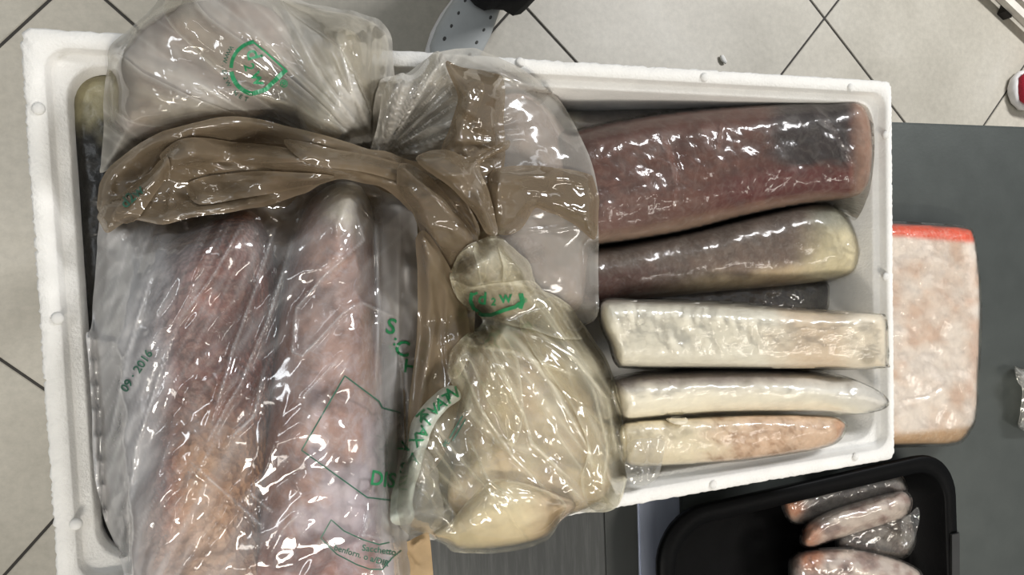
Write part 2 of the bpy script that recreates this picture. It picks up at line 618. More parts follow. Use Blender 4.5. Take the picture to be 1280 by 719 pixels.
# ------------------------------------------------------------------ printing on film
def letters(text, size):
    cu = bpy.data.curves.new('t', 'FONT'); cu.body = text; cu.size = size; cu.align_x = 'CENTER'; cu.align_y = 'CENTER'
    cu.resolution_u = 3; cu.offset = 0.018 * size
    o = bpy.data.objects.new('t', cu); COL.objects.link(o)
    me = bpy.data.meshes.new_from_object(o.evaluated_get(bpy.context.evaluated_depsgraph_get()))
    COL.objects.unlink(o); bpy.data.objects.remove(o); bpy.data.curves.remove(cu)
    bm = bmesh.new(); bm.from_mesh(me); bpy.data.meshes.remove(me)
    bmesh.ops.triangulate(bm, faces=bm.faces[:])
    for _ in range(2):
        le = [e for e in bm.edges if e.calc_length() > size * 0.22]
        if le: bmesh.ops.subdivide_edges(bm, edges=le, cuts=1)
        bmesh.ops.triangulate(bm, faces=bm.faces[:])
    V = np.array([v.co[:2] for v in bm.verts]); bm.verts.index_update()
    F = [[v.index for v in f.verts] for f in bm.faces]
    bm.free()
    return V, F


def print_text(parent, text, cx, cy, size, ang, Zr, mat, name='printed_text', sx=1.0, bold=0.0, off=0.0018, shear=0.0):
    V, F = letters(text, size)
    a = math.radians(ang)
    u = V[:, 0] * sx + shear * V[:, 1]; w = -V[:, 1]
    X = cx + u * math.cos(a) - w * math.sin(a); Y = cy + u * math.sin(a) + w * math.cos(a)
    W = PW(X, Y, samp(Zr, X, Y) + off)
    return link(name, mesh_np(name, W, F, False), mat, parent)


def print_lines(parent, lines, w, Zr, mat, name='printed_line', off=0.0018):
    V = []; F = []
    for pts in lines:
        ww = w
        if isinstance(pts, tuple): pts, ww = pts
        q = []
        for i in range(len(pts) - 1):
            n = max(2, int(math.dist(pts[i], pts[i + 1]) / 3))
            for k in range(n): q.append((pts[i][0] + (pts[i + 1][0] - pts[i][0]) * k / n, pts[i][1] + (pts[i + 1][1] - pts[i][1]) * k / n))
        q.append(pts[-1]); q = np.array(q, float)
        tg = np.gradient(q, axis=0); tg /= np.maximum(np.hypot(tg[:, 0], tg[:, 1])[:, None], 1e-6)
        nr = np.stack([-tg[:, 1], tg[:, 0]], 1) * ww / 2
        b = len(V)
        for s in (1, -1):
            E = q + s * nr
            V += list(PW(E[:, 0], E[:, 1], samp(Zr, E[:, 0], E[:, 1]) + off))
        m = len(q)
        for i in range(m - 1): F.append((b + i, b + i + 1, b + m + i + 1, b + m + i))
    return link(name, mesh_np(name, V, F, False), mat, parent)


def arc(cx, cy, rx, ry, a0, a1, n=24):
    return [(cx + rx * math.cos(math.radians(a0 + (a1 - a0) * i / n)), cy + ry * math.sin(math.radians(a0 + (a1 - a0) * i / n))) for i in range(n + 1)]

# ================================================================== STRUCTURE: tiled floor
TH, TS, TOX, TOY = 0.8159, 0.6076, 0.066, 0.7463
floor = link('floor', box_mesh('floor', -1.9, 3.4, -2.4, 2.2, -0.06, -0.003), M['grout'])
floor['kind'] = 'structure'
floor['label'] = 'pale grey square floor tiles laid diagonally with dark joints'
tme = box_mesh('tile', -TS / 2 + .0028, TS / 2 - .0028, -TS / 2 + .0028, TS / 2 - .0028, -0.02, 0.0, 0.0012)
tme.materials.append(M['tile'])
_u = Vector((math.cos(TH), math.sin(TH), 0)); _v = Vector((-math.sin(TH), math.cos(TH), 0))
for i in range(-6, 8):
    for j in range(-8, 8):
        c = _u * (TOX + (i + .5) * TS) + _v * (TOY + (j + .5) * TS)
        if -1.25 < c.x < 2.75 and -1.7 < c.y < 1.6:
            o = bpy.data.objects.new('tile', tme); COL.objects.link(o)
            o.location = c; o.rotation_euler = (0, 0, TH); o.parent = floor

# ================================================================== worktops
wt = thing('worktop', (1.0, -0.3, Z_FLOOR), 'dark grey steel worktop carrying the black tray on the right', 'worktop')
bm = bmesh.new()
link('steel_top', box_mesh('steel_top', 0.222, 1.45, -1.0, 0.192, Z_TABLE - 0.035, Z_TABLE, 0.003), M['steel'], wt)
link('lit_strip', box_mesh('lit_strip', 0.1632, 0.2215, -1.0, 0.192, Z_TABLE - 0.035, Z_TABLE, 0.002), M['steel_lit'], wt)['label'] = 'pale bluish strip of light on the steel'  # lit side of the worktop, built as a paler strip
for x in (0.26, 1.40):
    for y in (-0.95, 0.14):
        link('leg', box_mesh('leg', x - .02, x + .02, y - .02, y + .02, 0.02, Z_TABLE - .035, 0.003), M['steel_dark'], wt)
        link('foot', box_mesh('foot', x - .016, x + .016, y - .016, y + .016, 0.0, 0.02, 0.003), M['label_foot'], wt)

wa = thing('steel_bench', (-0.1, -0.3, Z_FLOOR), 'scratched steel bench top showing below the bulging bag', 'worktop')
link('bench_top', box_mesh('bench_top', -0.37, 0.119, -1.0, 0.185, Z_TABLE - 0.03, Z_TABLE, 0.002), M['scratched'], wa)
V = [(0.119, y, z) for y in (-1.0, 0.185) for z in (Z_TABLE, Z_TABLE - .03)] + [(0.1625, y, z) for y in (-1.0, 0.185) for z in (Z_TABLE - .0015, Z_TABLE - .03)]
link('rolled_edge', mesh_np('rolled_edge', V, [(0, 4, 6, 2), (1, 3, 7, 5), (0, 1, 5, 4), (2, 6, 7, 3), (4, 5, 7, 6), (0, 2, 3, 1)], False), M['steel_dark'], wa)['label'] = 'smooth dark edge of the bench'
for x in (-0.34, 0.10):
    for y in (-0.95, 0.14):
        link('leg', box_mesh('leg', x - .02, x + .02, y - .02, y + .02, 0.0, Z_TABLE - .03, 0.003), M['steel_dark'], wa)

# ================================================================== foam box
def ring(x0, x1, y0, y1, r, z, M_=200, K=8, jit=0.0, seed=0):
    rng = random.Random(seed)
    pts = []
    cs = [(x1 - r, y1 - r, 0), (x0 + r, y1 - r, 90), (x0 + r, y0 + r, 180), (x1 - r, y0 + r, 270)]
    for i, (cx, cy, a0) in enumerate(cs):
        for k in range(K):
            a = math.radians(a0 + 90 * k / (K - 1)); pts.append((cx + r * math.cos(a), cy + r * math.sin(a)))
        nx_, ny_, na = cs[(i + 1) % 4]
        ax, ay = pts[-1]; a = math.radians(na); bx, by = nx_ + r * math.cos(a), ny_ + r * math.sin(a)
        for k in range(1, M_): pts.append((ax + (bx - ax) * k / M_, ay + (by - ay) * k / M_))
    out = []
    for x, y in pts:
        j = (rng.random() - .5) * jit
        if jit and rng.random() < 0.06: j -= jit * 0.9
        s = Vector((x, y)).normalized()
        out.append((x + s.x * j, y + s.y * j, z + (rng.random() - .5) * jit * 0.3))
    return out


def loft(rings, cap0=True, cap1=True):
    n = len(rings[0]); V = [p for r in rings for p in r]; F = []
    for a in range(len(rings) - 1):
        for k in range(n):
            F.append((a * n + k, a * n + (k + 1) % n, (a + 1) * n + (k + 1) % n, (a + 1) * n + k))
    if cap0: F.append(tuple(range(n - 1, -1, -1)))
    if cap1: F.append(tuple((len(rings) - 1) * n + k for k in range(n)))
    return V, F


fb = thing('foam_box', (0, 0, Z_TABLE), 'big white foam fish box packed with bagged and wrapped fish', 'box')
X0, X1, Y0, Y1 = -0.4, 0.4, -0.205, 0.205
rs = [ring(X0 + .014, X1 - .014, Y0 + .014, Y1 - .014, .012, Z_TABLE + .0005),
      ring(X0 + .008, X1 - .008, Y0 + .008, Y1 - .008, .012, Z_TABLE + .09),
      ring(X0 + .002, X1 - .002, Y0 + .002, Y1 - .002, .009, Z_RIM - .045),
      ring(X0, X1, Y0, Y1, .008, Z_RIM - .03, jit=.0008, seed=2),
      ring(X0, X1, Y0, Y1, .008, Z_RIM - .0015, jit=.0014, seed=3),
      ring(X0 + .0015, X1 - .0015, Y0 + .0015, Y1 - .0015, .008, Z_RIM, jit=.001, seed=4),
      ring(X0 + .0125, X1 - .0085, Y0 + .013, Y1 - .012, .016, Z_RIM, jit=.0003, seed=5),
      ring(X0 + .0135, X1 - .0095, Y0 + .014, Y1 - .013, .016, Z_RIM - .002),
      ring(X0 + .0155, X1 - .0105, Y0 + .0155, Y1 - .0145, .015, Z_RIM - .008),
      ring(X0 + .0165, X1 - .0115, Y0 + .0165, Y1 - .0155, .015, Z_RIM - .0095),
      ring(X0 + .0230, X1 - .0165, Y0 + .0225, Y1 - .0205, .024, Z_RIM - .010, jit=.0005, seed=6),
      ring(X0 + .0245, X1 - .018, Y0 + .024, Y1 - .022, .024, Z_RIM - .013),
      ring(X0 + .030, X1 - .026, Y0 + .030, Y1 - .028, .022, Z_CAV + .012),
      ring(X0 + .036, X1 - .032, Y0 + .036, Y1 - .034, .018, Z_CAV)]
V, F = loft(rs)
me = mesh_np('shell', V, F, True)
link('shell', me, M['foam'], fb)
nub_bm = bmesh.new(); bmesh.ops.create_uvsphere(nub_bm, u_segments=12, v_segments=8, radius=1)
nub_me = bm_mesh('nub', nub_bm, True); nub_me.materials.append(M['foam'])
for px, py in [(48, 136), (72, 398), (95, 655), (650, 78), (880, 97), (1063, 110), (1107, 169), (1107, 346), (891, 606), (1069, 571)]:
    c = P(px, py, Z_RIM)
    o = bpy.data.objects.new('nub', nub_me); COL.objects.link(o); o.parent = fb
    o.location = c - fb.location; o.scale = (.0045, .0045, .0028)

# ================================================================== wrapped fish in the box, right half
M['flesh'] = fish_mat('dark_flesh', 0.5, 0.10, 0, 0.15, 40, spec=0.3)
M['skin'] = fish_mat('grey_skin', 0.45, 0.15, 0.4, 0.2, 60, spec=0.3)
M['white_skin'] = fish_mat('white_skin', 0.42, 0.30, 0.25, 0.2, 70, frostcol='#efece2', mot=0.3)
M['pale_skin'] = fish_mat('pale_skin', 0.5, 0.25, 0.5, 0.4, 60, frostcol='#e8dfd2', mot=0.45)
M['black_skin'] = fish_mat('black_skin', 0.35, 0.03, 0.3, 0.3, 40)
M['bag_fish'] = fish_mat('bagged_fish', 0.45, 0.55, 0.2, 0.35, 38, frostcol='#cfc8d0')
M['scaly'] = fish_mat('scaly_fish', 0.4, 0.40, 1.2, 0.8, 45, frostcol='#cdb9ac')
M['cling'] = film_mat('cling_film', '#e6e2da', 0.05, 0.01, 0.13, 70, 0.20, '#fdfcf8', k=0.55)
M['cling_white'] = film_mat('cling_film_frosted', '#f2efe6', 0.15, 0.01, 0.14, 90, 0.25, '#fefdf8', stretch=(0.5, 1.6, 1), k=0.85)
M['clear'] = film_mat('clear_wrap', '#e8e6df', 0.18, 0.06, 0.09, 60, 0.2, '#faf9f4')


def G(hexs):
    return lin(hexs)


# dark fish lying low along the back wall and low between the fillets
def c_back(X, Y, d):
    c = mixc(G('#4a3c36'), G('#6a5348'), fbm(X / 30, Y / 10, 4))
    return mixc(c, G('#b9b2a2'), sstep(735, 715, X))


fillet('wrapped_fish', [(690, 140), (730, 138), (800, 134), (880, 128), (930, 132), (930, 160), (850, 175), (750, 180), (690, 180)],
       0.828, 0.893, 20, c_back, M['skin'], 'dark wrapped fish low along the back wall of the foam box', 'fish', film=M['clear'], seed=31,
       film_fold=lambda X, Y: 0.007 * crumple(X, Y, 16, 8))


def c_low(X, Y, d):
    c = mixc(G('#4f4140'), G('#7a6a62'), fbm(X / 25, Y / 8, 6))
    return mixc(c, G('#332a30'), sstep(960, 1000, X))


fillet('wrapped_fish', [(800, 362), (900, 352), (1000, 346), (1055, 346), (1063, 365), (1060, 392), (1000, 400), (880, 400), (800, 395)],
       0.828, 0.878, 20, c_low, M['skin'], 'dark wrapped fish low between the grey fillet and white fillet', 'fish', film=M['clear'], seed=33,
       film_fold=lambda X, Y: 0.005 * crumple(X, Y, 18, 9))


# grey-brown fillet with a cream tail end
def c_f2(X, Y, d):
    top = np.interp(X, [740, 860, 950, 1010, 1060, 1080], [312, 290, 268, 256, 262, 290])
    bot = np.interp(X, [740, 860, 1000, 1060, 1080], [376, 364, 355, 345, 330])
    v = (Y - top) / np.maximum(bot - top, 5) + 0.25 * (fbm(X / 30, Y / 18, 12) - .5)
    c = mixc(G('#5f544e'), G('#6e5b51'), v * 1.5)
    c = mixc(c, G('#6d4840'), sstep(0.35, 0.7, v) * sstep(880, 760, X))
    c = mixc(c, G('#b9a68a'), sstep(0.62, 0.9, v) * sstep(800, 920, X))
    c = mixc(c, G('#c9bfa0'), sstep(985, 1045, X + 30 * (v - .5)))
    return mixc(c, G('#6c7068'), sstep(1000, 1030, X) * sstep(.4, .1, v) * .8)


fillet('wrapped_fillet', [(725, 318), (780, 304), (860, 289), (950, 267), (1005, 255), (1040, 257), (1060, 272), (1073, 300), (1074, 326), (1058, 345),
                          (1000, 355), (900, 364), (800, 374), (725, 380)],
       lambda X, Y: 0.832 + 0.06 * sstep(1030, 1080, X), 0.935, 36, c_f2, M['skin'], 'grey-brown wrapped fillet with cream tail, between dark red fillet and white fillets', 'fish fillet',
       film=M['cling'], seed=14, p=2.5, film_out=[(725, 316), (780, 302), (860, 287), (950, 265), (1005, 252), (1045, 253), (1066, 262), (1086, 285), (1090, 320), (1076, 345),
                                           (1050, 352), (1000, 358), (900, 367), (800, 377), (725, 383)],
       film_fold=lambda X, Y: 0.0008 * facet(X, Y, 60, 6, 20, 15) + 0.006 * crumple(X, Y, 11, 16) * sstep(1040, 1075, X))


# dark red fillet
def c_f1(X, Y, d):
    top = np.interp(X, [720, 780, 860, 960, 1060, 1090], [165, 150, 138, 128, 126, 145])
    bot = np.interp(X, [745, 800, 880, 950, 1020, 1060, 1090], [306, 300, 283, 265, 255, 256, 240])
    v = (Y - top) / np.maximum(bot - top, 5)
    n = fbm(X / 45, Y / 20, 21)
    c = mixc(G('#4c281f'), G('#633b2f'), n * 1.4)
    c = mixc(c, G('#6b4d47'), sstep(880, 760, X) * sstep(.35, .7, v) * .7)
    c = mixc(c, G('#561512'), sstep(860, 930, X) * sstep(1085, 1045, X) * sstep(.5, .68, v + .25 * (n - .5)) * .85)
    c = mixc(c, G('#1a1014'), sstep(945, 985, X + 40 * (n - .5)) * sstep(.62, .5, v + .3 * (n - .5)) * sstep(1072, 1055, X) * .92)
    c = mixc(c, G('#8f6e5c'), sstep(1060, 1078, X))
    return mixc(c, G('#a08a78'), sstep(.86, .96, v) * .6)


fillet('wrapped_fillet', [(690, 178), (722, 163), (780, 150), (860, 138), (960, 128), (1020, 124), (1060, 125), (1082, 138), (1090, 175), (1088, 215), (1078, 240),
                          (1050, 250), (1006, 256), (942, 268), (861, 288), (800, 299), (748, 306), (690, 312)],
       lambda X, Y: 0.84 + 0.088 * sstep(1030, 1085, X), lambda X, Y: 0.956 + 0.006 * np.sin(X / 90), 52, c_f1, M['flesh'], 'large dark red wrapped fillet along the back, darkest at its right end', 'fish fillet',
       film=M['cling'], seed=24, p=2.8, film_out=[(690, 176), (722, 161), (780, 148), (860, 135), (960, 125), (1020, 121), (1064, 121), (1087, 135), (1093, 175), (1091, 215), (1084, 248),
                                           (1068, 276), (1050, 262), (1006, 259), (942, 271), (861, 291), (800, 302), (748, 309), (690, 315)],
       film_fold=lambda X, Y: 0.0016 * facet(X, Y, -12, 13, 40, 25) + 0.0008 * facet(X, Y, 40, 5, 9, 26) + 0.002 * facet(X, Y, -15, 5, 16, 27) * sstep(920, 780, X) * sstep(200, 250, Y)
       + ridge_lines(X, Y, [([(1010, 128), (1045, 160), (1068, 205), (1066, 260)], 5, .004), ([(830, 165), (850, 215), (845, 265)], 5, .003), ([(940, 240), (935, 262)], 4, .003), ([(900, 190), (905, 150)], 4, .003)]))


def rimlift(lo):
    def z0(X, Y):
        return lo + (0.953 - lo) * sstep(1030, 1078, X)
    return z0


# three pale fillets, front right
def c_f3(X, Y, d):
    n = fbm(X / 26, Y / 20, 41)
    c = mixc(G('#efece2'), G('#dad5c8'), n)
    c = mixc(c, G('#dcc8b0'), sstep(940, 1010, X + 60 * (n - .5)) * .9)
    c = mixc(c, G('#ece2d2'), sstep(1040, 1070, X))
    return mixc(c, G('#8e8068'), sstep(14, 6, np.hypot(X - 1085, Y - 446)) * .7)


F3 = fillet('wrapped_fillet', [(751, 384), (760, 374), (800, 375), (900, 379), (1000, 386), (1090, 392), (1105, 397), (1108, 425), (1108, 452), (1100, 460), (1000, 462), (880, 461), (790, 460), (772, 455),
                          (763, 430), (753, 408)],
       rimlift(0.87), lambda X, Y: 0.985 + 0.0 * X, 30, c_f3, M['white_skin'], 'thickest cream-white wrapped fillet, blunt ended, right end on the rim', 'fish fillet',
       group='pale wrapped fillets', film=M['cling_white'], seed=44, p=3.4,
       film_fold=lambda X, Y: 0.0030 * facet(X, Y, 78, 4.5, 26, 45) * sstep(1000, 880, X) + 0.0008 * crumple(X, Y, 20, 46))


def c_f4(X, Y, d):
    top = np.interp(X, [770, 830, 920, 1000, 1050, 1085, 1107], [470, 464, 461, 463, 470, 483, 498])
    v = (Y - top) / 55 + .25 * (fbm(X / 30, Y / 12, 51) - .5)
    c = mixc(G('#86787a'), G('#f0ebe0'), sstep(.16, .50, v))
    c = mixc(c, G('#dcdad6'), sstep(960, 1010, X) * .8)
    return mixc(c, G('#f4efe2'), sstep(.45, .65, v))


fillet('wrapped_fillet', [(766, 476), (790, 467), (840, 463), (920, 461), (1000, 463), (1050, 470), (1085, 483), (1105, 496), (1107, 508), (1085, 516), (1040, 519), (960, 519), (900, 520), (830, 525), (783, 528),
                          (768, 505)],
       rimlift(0.87), 0.975, 28, c_f4, M['white_skin'], 'tapering white wrapped fillet with greyish back, pointed end on the rim', 'fish fillet',
       group='pale wrapped fillets', film=M['cling_white'], seed=54,
       film_fold=lambda X, Y: 0.0022 * facet(X, Y, -35, 8, 40, 55) * sstep(880, 980, X) + 0.0008 * crumple(X, Y, 18, 56))


def c_f5(X, Y, d):
    n = fbm(X / 22, Y / 16, 61, 5)
    c = mixc(G('#d8cdb2'), G('#e4dac4'), n)
    c = mixc(c, G('#d8bca4'), sstep(860, 940, X + 50 * (n - .5)))
    c = mixc(c, G('#9a7555'), ridged(n, 9) * sstep(860, 900, X) * .8)
    return mixc(c, G('#b07850'), sstep(1038, 1052, X) * .7)


F5 = fillet('wrapped_fillet', [(776, 534), (800, 526), (860, 523), (960, 519), (1035, 521), (1053, 527), (1056, 535), (1048, 550), (1030, 559), (980, 568), (900, 577), (820, 582), (786, 580), (778, 560)],
       0.9395, 0.968, 22, c_f5, M['pale_skin'], 'pinkish tan scaly fillet lying nearest the front rim of the box', 'fish fillet',
       group='pale wrapped fillets', film=M['cling'], seed=64)
# loose film tail over the rim
poly = catmull([(784, 556), (806, 548), (830, 552), (828, 575), (822, 596), (806, 607), (790, 604), (782, 590)])
zf = lambda X, Y, d: np.maximum(samp(H, X, Y) + .001, 0.953) + .002 + 0.006 * dirfold(X, Y, 100, 8, 40, 71) * np.clip(d / 5, .2, 1)
link('film_tail', patch('film_tail', poly, zf, 2.5, haze=lambda X, Y, d: 1.6 + 0 * X), M['clear'], F5)
# small flap on top of the fillet
poly = catmull([(832, 523), (848, 520), (860, 524), (856, 531), (842, 530)], 3)
zf = lambda X, Y, d: samp(H, X, Y) + .004 + 0.003 * d / 5
link('flap', patch('flap', poly, zf, 2.0, bottom=lambda X, Y: samp(H, X, Y) + .001, col=lambda X, Y, d: np.tile(G('#d8cdb4'), (len(X), 1))), M['pale_skin'], F5)

# ================================================================== black fish against the left wall
def c_blk(X, Y, d):
    n = fbm(X / 16, Y / 22, 81)
    c = mixc(G('#8f8a70'), G('#a49c78'), n)
    return mixc(c, G('#191815'), sstep(120, 190, Y + 70 * (n - .5) + .3 * (X - 90)))


fillet('whole_fish', [(86, 150), (88, 116), (104, 95), (135, 90), (165, 100), (180, 150), (190, 300), (195, 480), (190, 640), (150, 690), (126, 660), (116, 560), (106, 420), (94, 260)],
       0.85, 0.925, 26, c_blk, M['black_skin'], 'black-skinned fish with olive head squeezed against the left wall', 'fish', seed=84, p=3.2)

# ================================================================== BAGS
M['bag_clear'] = film_mat('bag_film', '#dcdad8', 0.30, 0.05, 0.09, 40, 0.06, '#faf9f5', trans=0.2, hvar=0.2)
M['bag_milky'] = film_mat('milky_bag_film', '#d4cfc4', 0.46, 0.05, 0.10, 40, 0.06, '#f8f6f0', trans=0.25, hvar=0.2)
M['bag_cream'] = film_mat('cream_bag_film', '#ece5cc', 0.44, 0.08, 0.10, 40, 0.06, '#fcfaf2', trans=0.25, hvar=0.2)
M['brown_film'] = film_mat('brown_film', '#8a7a64', 0.80, 0.05, 0.08, 40, 0.06, '#d0c5b4', hvar=0.15, trans=0.2)
M['rope_film'] = film_mat('rope_film', '#dfe6da', 0.85, 0.06, 0.10, 70, 0.1, '#faf9f5', trans=0.2)


def draped(poly, dil, bl, edge, folds, gap=0.004, edge_gap=0.002, amp=1.0, drop=1.0):
    """film laid over what is already there: it bridges hollows, hugs humps and sinks by at most 'drop' at its edge"""
    base = blur(maxf(H, dil), bl)
    under = blur(H, 1, 1).copy()

    def zf(X, Y, d):
        hb = samp(base, X, Y); hu = samp(under, X, Y)
        s = sstep(0, edge, d)
        ze = np.maximum(hu + edge_gap, hb - drop)
        z = ze * (1 - s) + (np.maximum(hb, hu) + gap) * s
        return np.maximum(z, hu + 0.001) + amp * folds(X, Y) * (0.12 + 0.88 * np.clip(d / 14, 0, 1))
    return zf


def film_part(parent, name, outline, zf, mat, haze, step=2.5, sm=5):
    poly = catmull(outline, sm)
    k = np.arange(len(poly)) * 1.0
    poly = poly + 3.2 * np.stack([vn(k / 2.6, 0 * k, 801) - .5, vn(k / 2.6, 0 * k, 802) - .5], 1)
    o = link(name, patch(name, poly, zf, step, haze=haze), mat, parent)
    lift(poly, zf)
    return o


# ---------- contents of the big front bag: two fillets
def c_l1(X, Y, d):
    n = fbm(X / 34, Y / 44, 101, 5)
    c = mixc(G('#9a5a4a'), G('#6a3a2e'), n)
    c = mixc(c, G('#c3c1ca'), sstep(240, 185, X + .12 * (Y - 400) + 40 * (n - .5)))
    c = mixc(c, G('#dcb088'), sstep(480, 580, Y + 60 * (n - .5)) * sstep(200, 250, X) * .9)
    c = mixc(c, G('#d8c0b2'), sstep(600, 680, Y + 60 * (n - .5)) * .6)
    return mixc(c, G('#b5714f'), sstep(16, 5, np.hypot((X - 298) / 1.6, Y - 272)) * .7)


L1 = fillet('fish_fillet', [(150, 420), (168, 360), (195, 315), (240, 286), (290, 264), (322, 268), (344, 320), (352, 420), (345, 520), (335, 620), (330, 780), (250, 815), (180, 800), (160, 700), (152, 560)],
       lambda X, Y: 0.835 + 0.122 * sstep(640, 715, Y), lambda X, Y: 0.998 + 0.01 * sstep(300, 600, Y), 66, c_l1, M['scaly'], 'reddish scaly fillet with tan lower half, left one inside the big front bag', 'fish fillet',
       group='fillets in the big bag', seed=104, lump=.008)


def c_l2(X, Y, d):
    n = fbm(X / 36, Y / 50, 111, 5)
    c = mixc(G('#a27c70'), G('#bd9c90'), n)
    c = mixc(c, G('#e4ded0'), sstep(300, 250, Y - .35 * (X - 400) + 30 * (n - .5)) * sstep(385, 410, X + 20 * (n - .5)))
    c = mixc(c, G('#8a7068'), sstep(420, 360, Y) * sstep(400, 370, X) * .6)
    c = mixc(c, G('#d0c6d2'), sstep(.45, .65, n) * sstep(420, 560, Y) * .8)
    return mixc(c, G('#b08078'), sstep(650, 720, Y) * .6)


L2 = fillet('fish_fillet', [(338, 470), (345, 400), (360, 320), (380, 262), (405, 235), (432, 226), (455, 236), (468, 280), (474, 380), (480, 480), (486, 600), (496, 720), (490, 800), (400, 815), (325, 800), (318, 680), (328, 560)],
       lambda X, Y: 0.835 + 0.122 * sstep(640, 715, Y), lambda X, Y: 1.008 + 0.012 * sstep(300, 600, Y), 54, c_l2, M['bag_fish'], 'mauve grey fillet with white tip, right one inside the big front bag', 'fish fillet',
       group='fillets in the big bag', seed=114, lump=.008)


# ---------- contents of the rear bag
def c_u(X, Y, d):
    n = fbm(X / 30, Y / 30, 121, 5)
    c = mixc(G('#c0a79c'), G('#a58d86'), n)
    return mixc(c, G('#ddd8c0'), sstep(360, 400, X))


fillet('fish_fillet', [(140, 120), (150, 70), (180, 30), (230, 5), (300, 0), (350, 20), (370, 80), (340, 140), (260, 165), (180, 175), (145, 160)],
       lambda X, Y: 0.85 + 0.108 * sstep(125, 80, Y), 0.99, 60, c_u, M['bag_fish'], 'pinkish fillet showing dimly through the milky rear bag', 'fish fillet', seed=124, lump=.006)
fillet('fish_fillet', [(370, 150), (380, 90), (395, 50), (425, 35), (450, 48), (452, 90), (450, 140), (430, 175), (395, 180)],
       lambda X, Y: 0.85 + 0.108 * sstep(125, 80, Y), 1.0, 34, lambda X, Y, d: mixc(G('#e6e0ca'), G('#d6cdb4'), fbm(X / 20, Y / 20, 131)), M['white_skin'],
       'cream-white fillet end under the gathered neck of the rear bag', 'fish fillet', seed=134, lump=.006)
fillet('fish_fillet', [(560, 200), (600, 130), (650, 110), (690, 140), (720, 190), (735, 260), (735, 370), (690, 400), (620, 400), (575, 330)],
       0.83, 0.965, 50, lambda X, Y, d: mixc(G('#8d7468'), G('#a08878'), fbm(X / 30, Y / 25, 141)), M['bag_fish'],
       'brownish fillet under the milky bag flap beside the dark red fillet', 'fish fillet', seed=144, lump=.005)


# white fillet in the twisted bag
def c_t(X, Y, d):
    n = fbm(X / 26, Y / 26, 151)
    c = mixc(G('#fbf3e2'), G('#ecdfcb'), n)
    return mixc(c, G('#c4a494'), sstep(640, 690, X) * .5)


fillet('fish_fillet', [(540, 668), (565, 650), (590, 622), (622, 602), (660, 604), (700, 618), (720, 632), (700, 652), (680, 672), (630, 684), (580, 686), (556, 678)],
       0.956, 1.005, 34, c_t, M['white_skin'], 'white fillet in the bottom of the twisted bag, hanging over the front rim', 'fish fillet', seed=154)
fillet('fish_fillet', [(570, 560), (575, 480), (600, 430), (650, 410), (700, 430), (735, 480), (758, 540), (765, 600), (740, 632), (680, 650), (600, 660), (560, 630)],
       lambda X, Y: 0.85 + 0.108 * sstep(560, 610, Y), 0.985, 60, lambda X, Y, d: mixc(G('#e6dcc4'), G('#cbb49c'), fbm(X / 30, Y / 34, 161)), M['bag_fish'],
       'pale fillet showing dimly through the middle of the twisted bag', 'fish fillet', seed=164, lump=.006)

# ---------- rear milky bag (with the gathered neck)
rb = thing('plastic_bag', P(320, 100, 0.86), 'milky rear plastic bag with green round emblem and gathered neck', 'plastic bag', 'fish bags')
KN = (470, 190)


U_LINES = [([(470, 180), (435, 95), (415, 30)], 9, .008), ([(465, 180), (400, 100), (360, 20)], 8, .007), ([(468, 180), (470, 90), (478, 40)], 7, .006), ([(455, 175), (360, 130), (290, 110)], 6, .005),
                                  ([(240, 100), (290, 130), (360, 165)], 5, .005), ([(400, 20), (430, 70), (445, 140)], 5, .005), ([(350, 12), (420, 25), (470, 35)], 5, .004)]


def u_fold(X, Y):
    r1, r = radial(X, Y, KN[0], KN[1], 200, 9.0, 201, 1.2)
    r2, _ = radial(X, Y, KN[0], KN[1], 200, 22.0, 202, 1.2, 90)
    near = sstep(330, 60, r)
    z = 0.014 * r1 * (0.15 + near) + 0.006 * r2 * (0.1 + near)
    z = z + (0.016 * facet(X, Y, 40, 30, 75, 203) + 0.006 * facet(X, Y, 25, 13, 34, 204)) * sstep(60, 170, r) + 0.0018 * facet(X, Y, 70, 7, 14, 205)
    z = z + 0.022 * sstep(150, 20, r) * sstep(0, 40, r)
    return z + ridge_lines(X, Y, U_LINES)


UO = [(128, 190), (130, 130), (134, 85), (137, 58), (165, 34), (195, 5), (215, -25), (280, -45), (340, -30), (372, -2), (410, 8), (445, 15), (474, 26), (490, 46), (492, 85), (494, 120),
      (496, 160), (504, 192), (470, 200), (420, 182), (350, 166), (290, 158), (230, 164), (180, 184), (150, 205), (126, 215)]
zU = draped(catmull(UO), 8, 12, 40, u_fold, 0.006, amp=0.6, drop=0.05)
film_part(rb, 'film', UO, zU, M['bag_milky'], lambda X, Y, d: 0.45 + 0.5 * fbm(X / 50, Y / 50, 205) + 0.6 * sstep(110, 20, np.hypot(X - 470, Y - 170)) + 0.5 * dirfold(X, Y, 38, 12, 120, 206, 2.5) + 0.5 * radial(X, Y, 470, 190, 200, 16, 207, 2)[0] + 0.6 * crease_haze_and_highlights(X, Y, U_LINES))
for ol in ([(222, -20), (262, 20), (330, 70), (400, 130), (440, 176), (380, 160), (300, 110), (240, 60), (205, 20)],
           [(352, 2), (410, 12), (460, 24), (484, 50), (482, 110), (474, 170), (456, 120), (430, 70), (390, 36)],
           [(140, 70), (180, 90), (240, 120), (310, 150), (250, 150), (190, 160), (146, 140)]):
    zf_ = draped(catmull(ol), 1, 2, 10, lambda X, Y: u_fold(X + 11, Y - 6), 0.001, amp=0.3)
    film_part(rb, 'film_fold', ol, zf_, M['bag_milky'], lambda X, Y, d: 0.12 + 0.3 * fbm(X / 30, Y / 30, 209) + 0.7 * sstep(5, 0, d))
ZU = H.copy()
